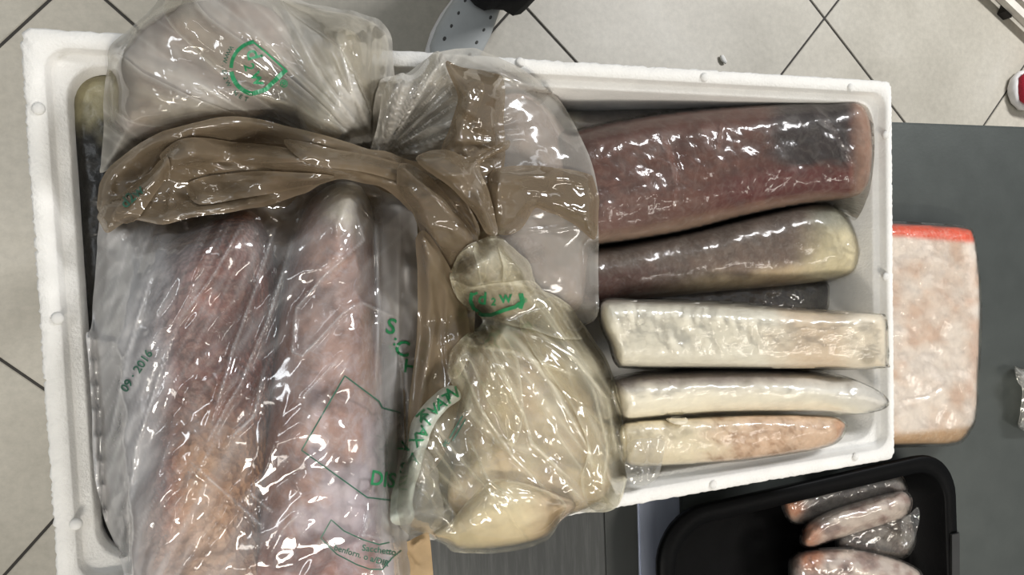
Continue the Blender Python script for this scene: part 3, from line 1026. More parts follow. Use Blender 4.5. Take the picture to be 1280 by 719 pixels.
print_lines(rb, [(arc(322, 85, 33, 33, 100, 172), 5.5), (arc(322, 85, 33, 33, 180, 262), 4.5), ([(316, 52), (333, 66), (355, 86)], 2.2), ([(316, 117), (332, 112), (358, 87)], 5.5)], 4, ZU, M['print'], 'printed_emblem')
print_text(rb, 'd', 317, 68, 27, 76, ZU, M['print'], off=.004)
print_text(rb, '2', 311, 84, 18, 76, ZU, M['print'], off=.004)
print_text(rb, 'w', 323, 98, 25, 70, ZU, M['print'], off=.004)
print_text(rb, '®', 354, 105, 13, 60, ZU, M['print'])
for k, ch in enumerate('WWW.D2W.NET'):
    a = 215 - 10.5 * k
    print_text(rb, ch, 322 + 42 * math.cos(math.radians(a)), 85 + 42 * math.sin(math.radians(a)), 7.5, a - 90 + 0, ZU, M['print_dark'])

# ---------- milky flap to the right of the knot
fb2 = thing('plastic_bag', P(650, 250, 0.86), 'milky flat bag flap overlapping the dark red fillet', 'plastic bag', 'fish bags')


V_LINES = [([(490, 185), (510, 130), (535, 80)], 7, .006), ([(495, 190), (545, 140), (600, 105)], 7, .006), ([(560, 80), (620, 90), (690, 120), (725, 180)], 6, .005), ([(640, 290), (700, 285), (745, 278)], 4, .003),
                                  ([(742, 270), (744, 330), (738, 395)], 5, .004)]


def v_fold(X, Y):
    r1, r = radial(X, Y, 480, 190, 180, 12.0, 211, 1.2)
    z = 0.013 * r1 * sstep(220, 40, r) + 0.010 * facet(X, Y, -30, 26, 80, 213) * sstep(300, 200, Y) + 0.006 * facet(X, Y, 80, 24, 60, 214) + 0.002 * facet(X, Y, 20, 9, 18, 216)
    return z + ridge_lines(X, Y, V_LINES)


VO = [(470, 120), (478, 98), (505, 92), (535, 72), (552, 64), (580, 62), (602, 63), (640, 80), (672, 102), (702, 128), (722, 165), (740, 205), (748, 250), (749, 300), (748, 360), (742, 402), (700, 408),
      (660, 400), (625, 350), (600, 300), (560, 240), (510, 205), (470, 195), (466, 150)]
zV = draped(catmull(VO), 6, 8, 26, v_fold, 0.004, amp=0.65, drop=0.03)
film_part(fb2, 'film', VO, zV, M['bag_milky'], lambda X, Y, d: 0.55 + 0.5 * fbm(X / 60, Y / 40, 215) + 0.3 * sstep(5, 0, d) + 0.6 * sstep(600, 560, X) + 0.5 * radial(X, Y, 480, 190, 180, 14, 217, 2)[0] * sstep(620, 560, X))

# fan of the gathered neck, right of the knot
fan_o = [(462, 196), (474, 150), (482, 104), (500, 92), (518, 92), (536, 72), (552, 66), (566, 92), (574, 116), (604, 104), (600, 130), (584, 160), (556, 186), (520, 204), (486, 204)]


def fan_fold(X, Y):
    r1, r = radial(X, Y, 476, 196, 180, 10.0, 218, 1.2)
    r2, _ = radial(X, Y, 476, 196, 180, 24.0, 219, 1.2, 80)
    return 0.016 * r1 * sstep(0, 50, r) + 0.006 * r2 + 0.006 * facet(X, Y, -50, 12, 40, 220)


zFan = draped(catmull(fan_o), 12, 10, 10, fan_fold, 0.003, drop=0.012)
film_part(rb, 'neck_fan', fan_o, zFan, M['bag_milky'], lambda X, Y, d: 0.55 + 1.2 * radial(X, Y, 476, 196, 180, 18.0, 208, 3)[0] + 0.4 * sstep(6, 0, d))

# ---------- brown wrapping film
bw = thing('brown_wrap', P(400, 210, 0.86), 'brown translucent wrapping film crumpled in a band between the bags', 'wrapping film')


under_o = [(126, 262), (150, 220), (230, 190), (340, 180), (470, 205), (560, 260), (590, 330), (592, 430), (560, 540), (522, 610), (506, 560), (500, 450), (470, 430), (340, 430), (330, 310), (220, 320), (150, 330), (124, 310)]
zUn = lambda X, Y, d: 0.915 + 0.020 * facet(X, Y, 10, 24, 90, 238) + 0.006 * facet(X, Y, 80, 12, 30, 239)
film_part(bw, 'under_sheet', under_o, zUn, M['brown_film'], lambda X, Y, d: 1 + 0 * X)

# ---------- big front bag film
bg = thing('plastic_bag', P(300, 520, 0.835), 'big clear front bag with green printing over two large fillets', 'plastic bag', 'fish bags')


L_LINES = [
        ([(440, 250), (455, 300), (400, 350), (370, 385), (365, 440), (378, 445), (430, 390), (452, 378), (500, 400)], 5, .006),
        ([(348, 268), (330, 330), (290, 440), (262, 540)], 6, .006), ([(305, 275), (270, 340), (225, 400)], 5, .004),
        ([(365, 300), (335, 400), (300, 480), (255, 560)], 6, .006), ([(430, 440), (395, 480), (375, 500)], 5, .004),
        ([(235, 575), (280, 615), (325, 655), (310, 648)], 6, .007), ([(310, 615), (340, 640)], 5, .005), ([(335, 700), (355, 660), (375, 640)], 5, .005),
        ([(330, 460), (318, 520), (285, 550)], 6, .006), ([(215, 420), (170, 560), (160, 640)], 5, .005), ([(190, 340), (160, 440), (135, 560)], 5, .005),
        ([(460, 625), (458, 660), (452, 670), (478, 672)], 4, .006), ([(500, 260), (497, 400), (494, 560), (500, 700)], 6, .006), ([(470, 260), (474, 380), (470, 480)], 5, .005)]


def l_fold(X, Y):
    z = 0.018 * facet(X, Y, -60, 24, 150, 221) * (0.35 + 0.65 * sstep(420, 250, X)) + 0.012 * facet(X, Y, -66, 11, 120, 222) * sstep(320, 160, X)
    z = z + 0.014 * facet(X, Y, -40, 36, 80, 223) + 0.003 * facet(X, Y, -50, 16, 34, 224)
    z = z + 0.012 * facet(X, Y, 87, 14, 130, 226) * sstep(455, 490, X)
    return z + ridge_lines(X, Y, L_LINES)


LO = [(122, 300), (126, 275), (150, 262), (200, 258), (255, 262), (310, 256), (350, 262), (380, 240), (405, 226), (432, 221), (458, 226), (480, 240), (505, 246), (520, 262), (524, 330), (521, 420), (514, 500),
      (506, 580), (508, 640), (514, 680), (516, 740), (510, 800), (440, 830), (300, 835), (190, 820), (160, 740), (148, 690), (132, 650), (118, 600), (114, 520), (108, 425), (113, 410), (118, 360)]
zL = draped(catmull(LO), 10, 14, 46, l_fold, 0.005, amp=0.75, drop=0.06)
film_part(bg, 'film', LO, zL, M['bag_clear'], lambda X, Y, d: 0.12 + 0.35 * fbm(X / 45, Y / 60, 227) + 0.6 * dirfold(X, Y, -64, 9, 150, 229, 5) * sstep(420, 250, X) + 0.4 * dirfold(X, Y, -50, 16, 90, 230, 6)
          + 1.6 * sstep(225, 150, X) * (0.7 + 0.6 * dirfold(X, Y, -75, 12, 150, 240, 2)) + 0.9 * sstep(466, 486, X) + 0.4 * sstep(14, 0, d) + 0.5 * sstep(466, 486, X) + 0.9 * crease_haze_and_highlights(X, Y, L_LINES))
ZL = H.copy()
print_text(bg, '09 · 2016', 171, 464, 15, -56, ZL, M['print_dark'], sx=1.05)
print_text(bg, 'S', 489, 409, 27, 12, ZL, M['print'])
print_text(bg, ':', 494, 426, 20, 12, ZL, M['print'])
print_text(bg, 'C', 503, 437, 27, 8, ZL, M['print'])
print_text(bg, 'H', 513, 459, 24, 8, ZL, M['print'])
print_text(bg, 'DIS', 479, 600, 26, 8, ZL, M['print'], sx=0.85)
print_lines(bg, [[(501, 516), (478, 510), (474, 502), (431, 470), (377, 563), (459, 622), (494, 626)]], 1.8, ZL, M['print_dark'], 'printed_frame')
print_lines(bg, [[(487, 678), (474, 681), (454, 675), (430, 664), (414, 650), (401, 673), (421, 693), (446, 706), (463, 712), (478, 712), (490, 698), (502, 688)]], 1.6, ZL, M['print_dark'], 'printed_frame')
print_text(bg, 'Sacchetto', 474, 688, 11, 8, ZL, M['print_dark'])
print_text(bg, 'benforn. o a/DIR', 452, 695, 10.5, 17, ZL, M['print_dark'])

# ---------- brown wrapping film, sheets on top
W_LINES = [([(140, 270), (180, 225), (205, 190), (230, 172)], 6, .006), ([(340, 180), (430, 196), (540, 220), (590, 260)], 8, .010), ([(230, 190), (350, 205), (470, 215)], 7, .007),
                                  ([(480, 190), (540, 240), (590, 290)], 7, .009), ([(560, 190), (600, 250), (622, 292)], 7, .008), ([(600, 200), (640, 182), (632, 170)], 4, .006), ([(630, 110), (628, 200), (618, 280)], 4, .004),
                                  ([(350, 250), (440, 226), (530, 235)], 6, .006), ([(270, 240), (210, 262), (215, 235)], 5, .005)]


def w_fold(X, Y):
    z = 0.020 * facet(X, Y, -6, 22, 120, 231) + 0.012 * facet(X, Y, 14, 12, 70, 232) * sstep(160, 330, X) * sstep(660, 620, X)
    z = z + 0.008 * facet(X, Y, -30, 24, 40, 233) + 0.004 * facet(X, Y, 30, 9, 20, 234) + 0.005 * facet(X, Y, 5, 6, 40, 237)
    z = z + 0.014 * facet(X, Y, 55, 15, 90, 235) * sstep(480, 540, X) * sstep(650, 600, X)
    return z + ridge_lines(X, Y, W_LINES)


SHEETS = [
    ('rear_fold', [(122, 262), (126, 228), (150, 196), (195, 168), (240, 154), (290, 147), (345, 154), (400, 168), (450, 184), (490, 192), (530, 206), (560, 222), (565, 262), (520, 262), (480, 236), (430, 222), (340, 240), (250, 250), (180, 262), (135, 280)]),
    ('side_fold', [(552, 190), (566, 150), (572, 120), (556, 78), (580, 84), (610, 92), (631, 102), (630, 160), (630, 205), (626, 260), (622, 296), (600, 306), (575, 290), (556, 250)]),
    ('flat_corner', [(612, 222), (630, 208), (690, 208), (735, 218), (746, 232), (748, 262), (745, 299), (722, 284), (690, 268), (668, 262), (648, 288), (620, 292), (612, 260)]),
    ('front_fold', [(122, 274), (130, 256), (152, 240), (180, 222), (206, 196), (232, 178), (280, 196), (330, 182), (420, 200), (500, 216), (548, 226), (580, 250), (600, 290), (590, 310), (566, 322), (540, 300), (512, 262), (480, 236), (456, 229), (430, 224), (404, 230), (380, 243), (350, 252),
                    (300, 264), (250, 270), (205, 280), (165, 276), (135, 290)]),
    ('crumpled_fold', [(200, 196), (232, 172), (290, 176), (345, 184), (390, 200), (330, 206), (262, 204), (215, 214)]),
    ('crumpled_fold', [(356, 176), (420, 186), (490, 200), (548, 224), (520, 232), (450, 216), (390, 206)]),
    ('crumpled_fold', [(236, 230), (290, 216), (360, 214), (420, 222), (360, 238), (300, 250), (250, 256)]),
    ('crumpled_fold', [(140, 272), (160, 240), (184, 216), (206, 196), (214, 210), (196, 240), (176, 270), (158, 280)]),
    ('twist_fold', [(500, 206), (530, 214), (556, 240), (590, 284), (600, 310), (572, 332), (563, 364), (546, 344), (530, 300), (514, 262), (496, 236)]),
    ('cross_fold', [(520, 200), (555, 186), (590, 196), (632, 176), (636, 186), (600, 206), (612, 240), (622, 285), (612, 296), (590, 262), (560, 232)]),
]
for si, (nm, ol) in enumerate(SHEETS):
    small = nm == 'crumpled_fold'
    zW = draped(catmull(ol), 2 if small else 9, 3 if small else 9, 7, lambda X, Y: w_fold(X + 31 * si, Y + 17 * si) if small else w_fold(X, Y), 0.001, amp=0.35 if small else 0.62, drop=0.004)
    film_part(bw, nm, ol, zW, M['brown_film'], lambda X, Y, d: 0.62 + 0.4 * fbm(X / 40, Y / 40, 236) - 0.12 * sstep(640, 660, X) - 0.15 * sstep(570, 600, X) * sstep(210, 190, Y) + 0.25 * sstep(4, 0, d))


def w2_fold(X, Y):
    return 0.022 * facet(X, Y, 100, 16, 90, 241) + 0.006 * facet(X, Y, 60, 14, 30, 242) + ridge_lines(X, Y, [([(530, 320), (545, 400), (530, 480)], 7, .008), ([(560, 350), (555, 420), (560, 470)], 6, .007)])


W2 = [(520, 300), (535, 290), (560, 330), (580, 380), (590, 430), (575, 500), (560, 560), (530, 600), (512, 590), (512, 500), (520, 420), (522, 350)]
zW2 = draped(catmull(W2), 12, 12, 18, w2_fold, 0.003, amp=0.5, drop=0.015)
film_part(bw, 'hanging_fold', W2, zW2, M['brown_film'], lambda X, Y, d: 0.85 + 0.3 * fbm(X / 40, Y / 40, 243))
# green mark showing at the left edge of the wrap
print_text(bw, 'd2w', 165, 246, 19, -42, H, M['print_dark'])

# ---------- twisted bag with gathered neck
tw = thing('plastic_bag', P(650, 520, 0.86), 'cream-tinted twisted bag bulging over the front rim with squashed green emblem', 'plastic bag', 'fish bags')


T_LINES = [([(570, 440), (600, 510), (640, 570), (690, 620)], 6, .007), ([(610, 430), (655, 520), (665, 555), (725, 610)], 6, .007), ([(640, 420), (690, 480), (735, 560), (742, 590)], 7, .007),
                                  ([(650, 400), (720, 450), (760, 500), (772, 580)], 6, .006), ([(575, 430), (640, 440), (720, 470)], 6, .005), ([(585, 545), (610, 600), (650, 630)], 5, .006), ([(740, 480), (760, 560), (752, 620)], 5, .005),
                                  ([(560, 470), (590, 420), (615, 405)], 6, .007), ([(575, 365), (620, 352), (665, 358)], 6, .006)]


def t_fold(X, Y):
    r1, r = radial(X, Y, 612, 400, -100, 5.0, 251, 1.2)
    z = 0.010 * r1 * sstep(260, 60, r) * sstep(0, 30, r)
    z = z + 0.026 * facet(X, Y, 48, 30, 90, 253, 1.1) * sstep(400, 450, Y) + 0.014 * facet(X, Y, 75, 18, 44, 254, 1.1) + 0.004 * facet(X, Y, 30, 10, 22, 255)
    z = z + 0.014 * np.exp(-((X - 625) / 48) ** 2 - ((Y - 345) / 42) ** 2) + 0.015 * np.exp(-((X - 690) / 55) ** 2 - ((Y - 440) / 50) ** 2) - 0.018 * np.exp(-((Y - 402 + .1 * (X - 620)) / 13) ** 2) * sstep(690, 650, X)
    z = z + 0.030 * facet(X, Y, 60, 9, 44, 256) * sstep(385, 350, Y)
    return z + ridge_lines(X, Y, T_LINES)


TO = [(563, 345), (574, 318), (596, 300), (622, 296), (646, 312), (664, 336), (668, 358), (690, 368), (716, 388), (738, 418), (758, 450), (772, 490), (781, 540), (785, 590), (778, 622), (762, 640), (738, 641), (722, 640),
      (702, 650), (684, 676), (640, 690), (600, 693), (572, 691), (552, 680), (530, 668), (512, 668), (498, 655), (495, 630), (506, 575), (520, 520), (545, 500), (566, 492), (560, 462), (566, 436), (584, 418), (604, 404), (590, 388), (572, 372)]
zT = draped(catmull(TO), 9, 14, 30, t_fold, 0.005, amp=0.55, drop=0.05)
film_part(tw, 'film', TO, zT, M['bag_cream'], lambda X, Y, d: 0.25 + 0.4 * fbm(X / 45, Y / 45, 257) + 0.7 * dirfold(X, Y, 52, 16, 130, 259, 5) + 0.9 * crease_haze_and_highlights(X, Y, T_LINES) + 0.3 * sstep(6, 0, d) + 0.4 * np.exp(-((X - 620) / 50) ** 2 - ((Y - 350) / 50) ** 2) - 0.45 * sstep(610, 640, Y) * sstep(710, 690, X))
for nm, ol in [('tuft_fold', [(563, 350), (570, 326), (586, 308), (602, 304), (610, 330), (602, 356), (584, 368)]),
               ('tuft_fold', [(594, 308), (616, 297), (634, 304), (640, 332), (626, 362), (604, 360), (598, 334)]),
               ('tuft_fold', [(624, 304), (648, 314), (662, 334), (669, 360), (650, 370), (630, 360), (630, 334)]),
               ('left_fold', [(560, 470), (564, 440), (585, 418), (612, 406), (640, 430), (650, 470), (655, 520), (640, 560), (620, 520), (600, 480), (585, 450), (575, 470)]),
               ('right_flap', [(690, 372), (716, 390), (738, 420), (758, 452), (770, 490), (780, 545), (783, 592), (775, 628), (756, 638), (738, 636), (725, 600), (735, 560), (715, 510), (690, 470), (660, 430), (650, 400)]),
               ('front_pouch', [(545, 672), (566, 652), (588, 622), (618, 600), (665, 606), (706, 630), (700, 652), (682, 674), (640, 688), (600, 691), (572, 688)]),
               ('collar', [(564, 352), (590, 358), (630, 352), (664, 352), (690, 370), (720, 396), (735, 420), (700, 424), (660, 412), (620, 402), (594, 392), (574, 376)])]:
    zt2 = draped(catmull(ol), 1, 2, 10, lambda X, Y: t_fold(X + 9, Y + 5), 0.001, amp=0.16)
    film_part(tw, nm, ol, zt2, M['bag_cream'], lambda X, Y, d: 0.10 + 0.3 * fbm(X / 30, Y / 30, 291) + 0.5 * sstep(5, 0, d) + 0.6 * dirfold(X, Y, 58, 9, 90, 292, 5) * sstep(600, 560, Y) + 0.8 * crease_haze_and_highlights(X, Y, T_LINES) - 0.2 * sstep(610, 640, Y))
ZT = H.copy()
print_lines(tw, [([(590, 366), (588, 376), (592, 386), (602, 394), (614, 394), (630, 388), (644, 384), (650, 379)], 4.5), ([(650, 386), (653, 377), (651, 367)], 6.0), ([(590, 369), (597, 366)], 3)], 4, ZT, M['print'], 'printed_emblem')
print_text(tw, 'd', 603, 374, 22, 4, ZT, M['print'])
print_text(tw, '2', 617, 378, 13, 4, ZT, M['print'])
print_text(tw, 'w', 632, 372, 22, -4, ZT, M['print'])
print_text(tw, '®', 656, 376, 8, 0, ZT, M['print'])

# twisted printed strip of the same bag
rope = [(503, 655), (502, 630), (508, 600), (514, 575), (522, 548), (534, 522), (550, 503), (572, 490)]


def rope_poly(pts, w):
    q = np.array(pts, float)
    tg = np.gradient(q, axis=0); tg /= np.hypot(tg[:, 0], tg[:, 1])[:, None]
    nr = np.stack([-tg[:, 1], tg[:, 0]], 1) * np.array(w)[:, None] / 2
    return np.concatenate([q + nr, (q - nr)[::-1]])


RO = rope_poly(rope, [26, 28, 27, 26, 27, 27, 25, 20])
rp = catmull(RO, 4)


def r_fold(X, Y):
    return 0.010 * dirfold(X, Y, -58, 9, 60, 261, 1.4) + 0.004 * crumple(X, Y, 12, 262)


under_r = blur(H, 2).copy()
zR = lambda X, Y, d: samp(under_r, X, Y) + 0.004 + 0.012 * np.sqrt(np.clip(d / 13, 0, 1)) + r_fold(X, Y) * np.clip(d / 6, .2, 1)
film_part(tw, 'twisted_strip', list(map(tuple, RO)), zR, M['rope_film'], lambda X, Y, d: 0.75 + 0.4 * fbm(X / 14, Y / 14, 263), 2.0, 4)
ZR = H.copy()
for k, (ch, x, y, a) in enumerate([('A', 516, 574, -5), ('S', 504, 586, 5), ('V', 506, 560, -60), ('X', 521, 551, -50), ('A', 528, 540, 125), ('T', 534, 527, -45), ('K', 527, 520, 50), ('V', 543, 513, -40), ('A', 551, 505, -30), ('T', 560, 499, -25), ('N', 566, 492, -15)]):
    print_text(tw, ch, x, y, 20, a, ZR, M['print'], off=.0025)
print_text(tw, 'PE', 558, 555, 9, -60, ZR, M['print_dark'])
print_lines(tw, [[(562, 548), (578, 520)], [(566, 551), (582, 524)]], 1.6, ZR, M['print_dark'])

# scrunched clear end by the front bag
sc_o = [(497, 640), (500, 600), (512, 570), (528, 560), (545, 575), (548, 605), (556, 640), (545, 664), (525, 670), (505, 664)]
zS = draped(catmull(sc_o), 2, 3, 12, lambda X, Y: 0.012 * dirfold(X, Y, 80, 11, 50, 271, 1.3) + 0.005 * crumple(X, Y, 16, 272), 0.004)
film_part(tw, 'scrunched_end', sc_o, zS, M['clear'], lambda X, Y, d: 1.2 + 0 * X, 2.0)

# ---------- brown paper corner
bp_o = [(500, 684), (512, 676), (528, 668), (536, 668), (540, 700), (542, 740), (536, 770), (505, 770), (500, 730)]
zB = (lambda X, Y, d: 0.962 + 0.004 * crumple(X, Y, 26, 281) + ridge_lines(X, Y, [([(508, 690), (522, 710)], 4, .004), ([(530, 672), (515, 684)], 5, .008)]))
o = link('paper_sheet', patch('paper_sheet', catmull(bp_o), zB, 2.5), M['paper'])
tag(o, 'corner of brown paper sticking out beside the scratched bench', 'paper')

# ================================================================== fish block on the worktop
def c_blk2(X, Y, d):
    n = fbm(X / 26, Y / 26, 301, 5)
    c = mixc(G('#e6dcd4'), G('#dccabd'), sstep(.35, .7, n))
    c = mixc(c, G('#c9a58e'), sstep(.60, .75, n) * .5)
    c = mixc(c, G('#dd4f24'), sstep(297 + 3 * n, 291, Y - .08 * (X - 1116)))
    return mixc(c, G('#b79774'), sstep(538, 548, Y + .1 * (X - 1116)))


fillet('fish_block', [(1062, 276), (1110, 279), (1170, 282), (1208, 286), (1217, 296), (1222, 330), (1225, 380), (1223, 450), (1220, 515), (1213, 536), (1196, 553), (1150, 556), (1100, 557), (1062, 555)],
       0.8015, 0.85, 20, c_blk2, M['pale_skin'], 'flat white wrapped fish block with orange edge lying beside the foam box', 'fish fillet', film=M['cling'], seed=304, p=2.6,
       film_fold=lambda X, Y: 0.0022 * crumple(X, Y, 24, 305) + ridge_lines(X, Y, [([(1130, 505), (1160, 500), (1185, 485)], 5, .004)]))

# ================================================================== black tray and its packs
ty = thing('tray', P(1010, 690, Z_TABLE), 'shallow black plastic tray on the worktop holding wrapped fish pieces', 'tray')
TA = math.radians(2.2)


def tring(x0, x1, y0, y1, r, z, K=10, M_=6):
    pts = ring(x0, x1, y0, y1, r, z, M_, K)
    c = (0.388, -0.255)
    return [(c[0] + (x - c[0]) * math.cos(TA) - (y - c[1]) * math.sin(TA), c[1] + (x - c[0]) * math.sin(TA) + (y - c[1]) * math.cos(TA), z) for x, y, z in pts]


tx0, tx1, ty0, ty1, tz = 0.157, 0.618, -0.585, -0.2545, 0.85
V, F = loft([tring(tx0 + .03, tx1 - .03, ty0 + .03, ty1 - .03, .05, Z_TABLE + .0005), tring(tx0 + .014, tx1 - .014, ty0 + .014, ty1 - .014, .055, tz - .012),
             tring(tx0 + .002, tx1 - .002, ty0 + .002, ty1 - .002, .062, tz - .012), tring(tx0, tx1, ty0, ty1, .064, tz - .006), tring(tx0, tx1, ty0, ty1, .064, tz - .002),
             tring(tx0 + .002, tx1 - .002, ty0 + .002, ty1 - .002, .062, tz), tring(tx0 + .020, tx1 - .020, ty0 + .020, ty1 - .020, .05, tz), tring(tx0 + .0215, tx1 - .0215, ty0 + .0215, ty1 - .0215, .049, tz - .002),
             tring(tx0 + .034, tx1 - .034, ty0 + .034, ty1 - .034, .045, Z_TABLE + .006), tring(tx0 + .042, tx1 - .042, ty0 + .042, ty1 - .042, .04, Z_TABLE + .004)])
link('body', mesh_np('body', V, F, True), M['black'], ty)
hc = P(1191, 690, tz)
link('handle', box_mesh('handle', hc.x - .008, hc.x + .012, hc.y - .12, hc.y + .028, tz - .004, tz + .003, .003), M['black2'], ty)['label'] = 'dark grey grip on the right side'


def c_pk(seed):
    def f(X, Y, d):
        n = fbm(X / 16, Y / 12, seed, 5)
        c = mixc(G('#d8cbc4'), G('#a98f88'), sstep(.42, .66, n))
        c = mixc(c, G('#7d655e'), sstep(.6, .75, n) * .7)
        return mixc(c, G('#c07a4e'), sstep(22, 8, np.hypot(X - f.ox, Y - f.oy)) * .85)
    return f


def pack(outline, z0, top, R, seed, ox, oy, label, dark=False):
    f = c_pk(seed); f.ox, f.oy = ox, oy
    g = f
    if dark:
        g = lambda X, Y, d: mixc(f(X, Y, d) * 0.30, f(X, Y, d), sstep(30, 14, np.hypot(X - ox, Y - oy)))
    fillet('wrapped_piece', outline, z0, top, R, g, M['pale_skin'], label, 'fish piece', 'wrapped pieces in the tray', film=M['clear'], seed=seed + 2,
           film_fold=lambda X, Y: 0.004 * crumple(X, Y, 15, seed + 5), step=2.5, film_haze=lambda X, Y, d: 0.5 + 0 * X)


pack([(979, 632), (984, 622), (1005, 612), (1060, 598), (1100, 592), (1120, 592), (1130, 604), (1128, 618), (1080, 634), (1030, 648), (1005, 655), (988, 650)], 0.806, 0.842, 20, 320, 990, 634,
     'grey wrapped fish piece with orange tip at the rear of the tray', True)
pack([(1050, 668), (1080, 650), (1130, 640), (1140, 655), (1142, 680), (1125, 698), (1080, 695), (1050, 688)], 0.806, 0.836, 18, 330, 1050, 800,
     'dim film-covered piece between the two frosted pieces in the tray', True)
pack([(1002, 672), (1010, 655), (1035, 640), (1080, 625), (1120, 615), (1134, 618), (1138, 632), (1128, 648), (1090, 660), (1045, 674), (1018, 684), (1005, 682)], 0.812, 0.868, 20, 340, 1012, 668,
     'frosted pinkish wrapped piece lying slantwise in the tray')
pack([(988, 715), (992, 696), (1015, 688), (1060, 687), (1100, 694), (1135, 706), (1152, 722), (1150, 760), (1120, 785), (1040, 788), (995, 765)], 0.808, 0.868, 30, 350, 1015, 697,
     'broad frosted wrapped piece at the front edge of the tray')
# loose crinkled film beside the packs
wf_o = [(1128, 650), (1138, 642), (1147, 634), (1150, 645), (1146, 665), (1140, 682), (1130, 686), (1126, 670)]
zz = draped(catmull(wf_o), 1, 1, 6, lambda X, Y: 0.010 * crumple(X, Y, 9, 361), 0.003)
zfl = lambda X, Y, d: 0.845 + 0.012 * crumple(X, Y, 9, 361)
o = link('film_scrap', patch('film_scrap', catmull(wf_o), zfl, 2.0, haze=lambda X, Y, d: 0.6 + 0 * X), M['clear'])
tag(o, 'crinkled scrap of clear film at the right of the tray pieces', 'film')

# crumpled clear wrap at the right edge
pw_o = [(1268, 459), (1276, 461), (1295, 464), (1320, 470), (1330, 500), (1326, 530), (1300, 540), (1274, 535), (1275, 518), (1278, 488), (1272, 477)]
zpw = lambda X, Y, d: 0.804 + 0.03 * np.sqrt(np.clip(d / 25, 0, 1)) + 0.010 * crumple(X, Y, 16, 371) * np.clip(d / 4, .1, 1)
o = link('plastic_wrap', patch('plastic_wrap', catmull(pw_o), zpw, 2.0, bottom=lambda X, Y: 0.8015 + 0 * X, haze=lambda X, Y, d: 2.0 + 0 * X), M['clear'])
tag(o, 'crumpled clear plastic wrap on the worktop at the right edge', 'plastic wrap')

# ================================================================== on the floor
# chip of foam
bm = bmesh.new(); bmesh.ops.create_icosphere(bm, subdivisions=2, radius=1)
rng = random.Random(4)
for v in bm.verts: v.co *= 0.8 + 0.4 * rng.random()
cme = bm_mesh('foam_chip', bm, True)
o = link('foam_chip', cme, M['foam']); o.scale = (.012, .007, .006); o.location = P(904, 74, 0.006); o.rotation_euler = (0, 0, -1.0)
tag(o, 'small white foam chip on the floor tile behind the box', 'foam chip')


def shoe_loft(name, origin, direc, secs, n=20):
    """secs: (s along, half width, bottom z, top z, squareness)"""
    d = Vector((direc.x, direc.y, 0)).normalized(); s = Vector((-d.y, d.x, 0))
    rings = []
    for a, hw, zb, zt, sq in secs:
        r = []
        for k in range(n):
            t = 2 * math.pi * k / n
            c, q = math.cos(t), math.sin(t)
            c = math.copysign(abs(c) ** sq, c); q = math.copysign(abs(q) ** sq, q)
            r.append(origin + d * a + s * (c * hw) + Vector((0, 0, (zb + zt) / 2 + q * (zt - zb) / 2)))
        rings.append(r)
    V, F = loft(rings)
    return mesh_np(name, V, F)


heel = P(598, 0, 0.02); toe = P(556, 82, 0.02)
dv = (toe - heel).normalized()
org = Vector((heel.x, heel.y, 0)) - dv * 0.10
cl = thing('clog', org + dv * .13, 'white perforated clog under a black trouser hem behind the box', 'shoe')
link('upper', shoe_loft('upper', org, dv, [(0.0, .02, .02, .05, .8), (.01, .036, .02, .07, .7), (.06, .040, .02, .075, .7), (.12, .046, .02, .085, .8), (.17, .053, .02, .078, .8), (.21, .054, .02, .065, .8), (.25, .048, .02, .052, .8),
                                           (.275, .032, .02, .042, .8), (.283, .012, .022, .034, .9)]), M['clog'], cl)
link('sole', shoe_loft('sole', org, dv, [(-.006, .02, 0, .022, .5), (.006, .04, 0, .024, .5), (.06, .043, 0, .024, .5), (.12, .048, 0, .024, .5), (.17, .056, 0, .024, .5), (.215, .057, 0, .024, .5), (.255, .050, 0, .024, .5), (.282, .034, 0, .024, .5),
                                         (.290, .012, 0, .022, .6)]), M['shoe_white'], cl)
hb = bmesh.new(); bmesh.ops.create_uvsphere(hb, u_segments=10, v_segments=6, radius=1)
hme = bm_mesh('hole', hb, True); hme.materials.append(M['hole'])
sd = Vector((-dv.y, dv.x, 0))
for k in range(5):
    for s in (-1, 1):
        a = .115 + .028 * k
        hw = .030
        zt = float(np.interp(a, [.12, .17, .21, .25], [.085, .078, .065, .052]))
        o = bpy.data.objects.new('hole', hme); COL.objects.link(o); o.parent = cl
        o.location = org + dv * a + sd * (s * hw) + Vector((0, 0, .02 + (zt - .02) * .5 + (zt - .02) * .5 * .80)) - cl.location
        o.scale = (.006, .004, .003); o.rotation_euler = (0, 0, math.atan2(dv.y, dv.x))

hem = P(626, -36, 0.10)
rings = []
for i, (z, r, ox, oy) in enumerate([(.085, .078, 0, 0), (.10, .088, 0, 0), (.16, .085, .004, .005), (.26, .080, .006, .008), (.36, .082, .006, .012), (.46, .086, .004, .016), (.56, .088, .0, .02), (.70, .092, -.004, .03), (.84, .098, -.008, .04)]):
    rr = []
    for k in range(28):
        t = 2 * math.pi * k / 28
        w = r * (1 + .07 * math.sin(5 * t + i * .6) + .04 * math.sin(9 * t + i))
        rr.append((hem.x + ox + w * math.cos(t), hem.y + oy + w * math.sin(t), z + (.008 * math.sin(3 * t) if i < 2 else 0)))
    rings.append(rr)
V, F = loft(rings)
pr = thing('person', Vector((hem.x, hem.y, 0)), 'black trouser leg of a person standing behind the box', 'person')
link('trouser_leg', mesh_np('trouser_leg', V, F), M['trouser'], pr)

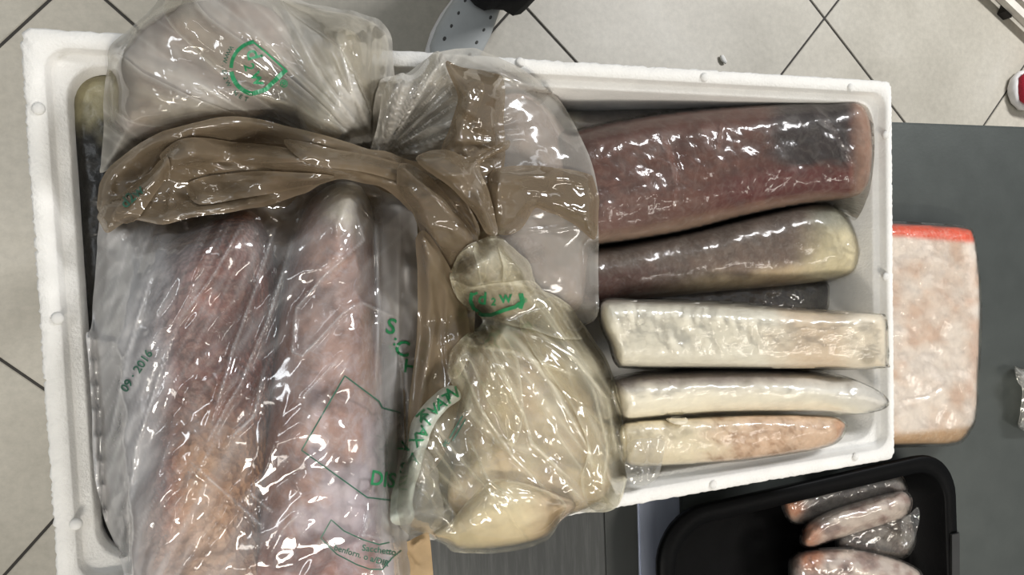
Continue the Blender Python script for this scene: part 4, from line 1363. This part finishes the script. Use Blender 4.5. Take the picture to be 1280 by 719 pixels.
# red trainer at the right edge
ot = P(1265, 113, 0.02); ot.z = 0
dv2 = Vector((1, 0.05, 0))
sn = thing('trainer', ot + Vector((.12, 0, 0)), 'red and white trainer on the floor at the right edge', 'shoe')
link('sole', shoe_loft('sole', ot, dv2, [(0, 0.017, .006, .03, .6), (.01, 0.039, .004, .034, .6), (.04, 0.057, .0, .032, .6), (.10, 0.062, 0, .030, .6), (.17, 0.053, 0, .032, .6), (.24, 0.048, 0, .036, .6), (.28, 0.041, 0, .038, .6), (.292, 0.017, .004, .036, .6)]), M['shoe_white'], sn)
link('upper', shoe_loft('upper', ot, dv2, [(.008, .012, .03, .042, .9), (.012, .036, .028, .052, .8), (.030, .050, .028, .064, .8), (.10, .055, .028, .085, .8), (.15, .048, .03, .105, .8), (.20, .043, .03, .115, .8), (.26, .041, .03, .11, .8), (.282, .018, .035, .10, .8)]), M['red'], sn)
link('toe_panel', shoe_loft('toe_panel', ot, dv2, [(.050, .040, .034, .0690, .8), (.056, .0515, .034, .0725, .8), (.078, .0535, .034, .079, .8), (.084, .046, .034, .0790, .8)]), M['shoe_dark'], sn)
for k in range(4):
    a = .09 + .022 * k
    c = ot + Vector((a, .05 * a, 0)); zt = .083 + .4 * (a - .09)
    link('lace', tube_mesh('lace', [c + Vector((0, -.022, zt - .004)), c + Vector((0, 0, zt + .003)), c + Vector((0, 0.025, zt - .004))], .003, 6), M['shoe_white'], sn)

# white slatted mat in the far corner
A = P(1257, 0, 0.045); B = P(1281, 23, 0.045)
e = (B - A); e.z = 0; e.normalize(); nn = Vector((-e.y, e.x, 0))
if nn.y < 0: nn = -nn
mt = thing('slatted_mat', Vector((A.x, A.y, 0)) + nn * .12 + e * .1, 'white slatted floor mat at the top right corner', 'mat')


def obox(name, c, ux, uy, hx, hy, z0, z1):
    V = []
    for z in (z0, z1):
        for sx, sy in ((-1, -1), (1, -1), (1, 1), (-1, 1)):
            q = c + ux * (sx * hx) + uy * (sy * hy); V.append((q.x, q.y, z))
    return mesh_np(name, V, [(3, 2, 1, 0), (4, 5, 6, 7), (0, 1, 5, 4), (1, 2, 6, 5), (2, 3, 7, 6), (3, 0, 4, 7)], False)


A0 = Vector((A.x, A.y, 0)) + e * 0.05
for k in range(6):
    link('slat', obox('slat', A0 + nn * (.010 + .040 * k), e, nn, .30, .011, .025, .045), M['slat'], mt)
for k in (-.22, 0, .22):
    link('bearer', obox('bearer', A0 + nn * .11 + e * k, nn, e, .118, .015, .0, .0248), M['slat_dark'], mt)
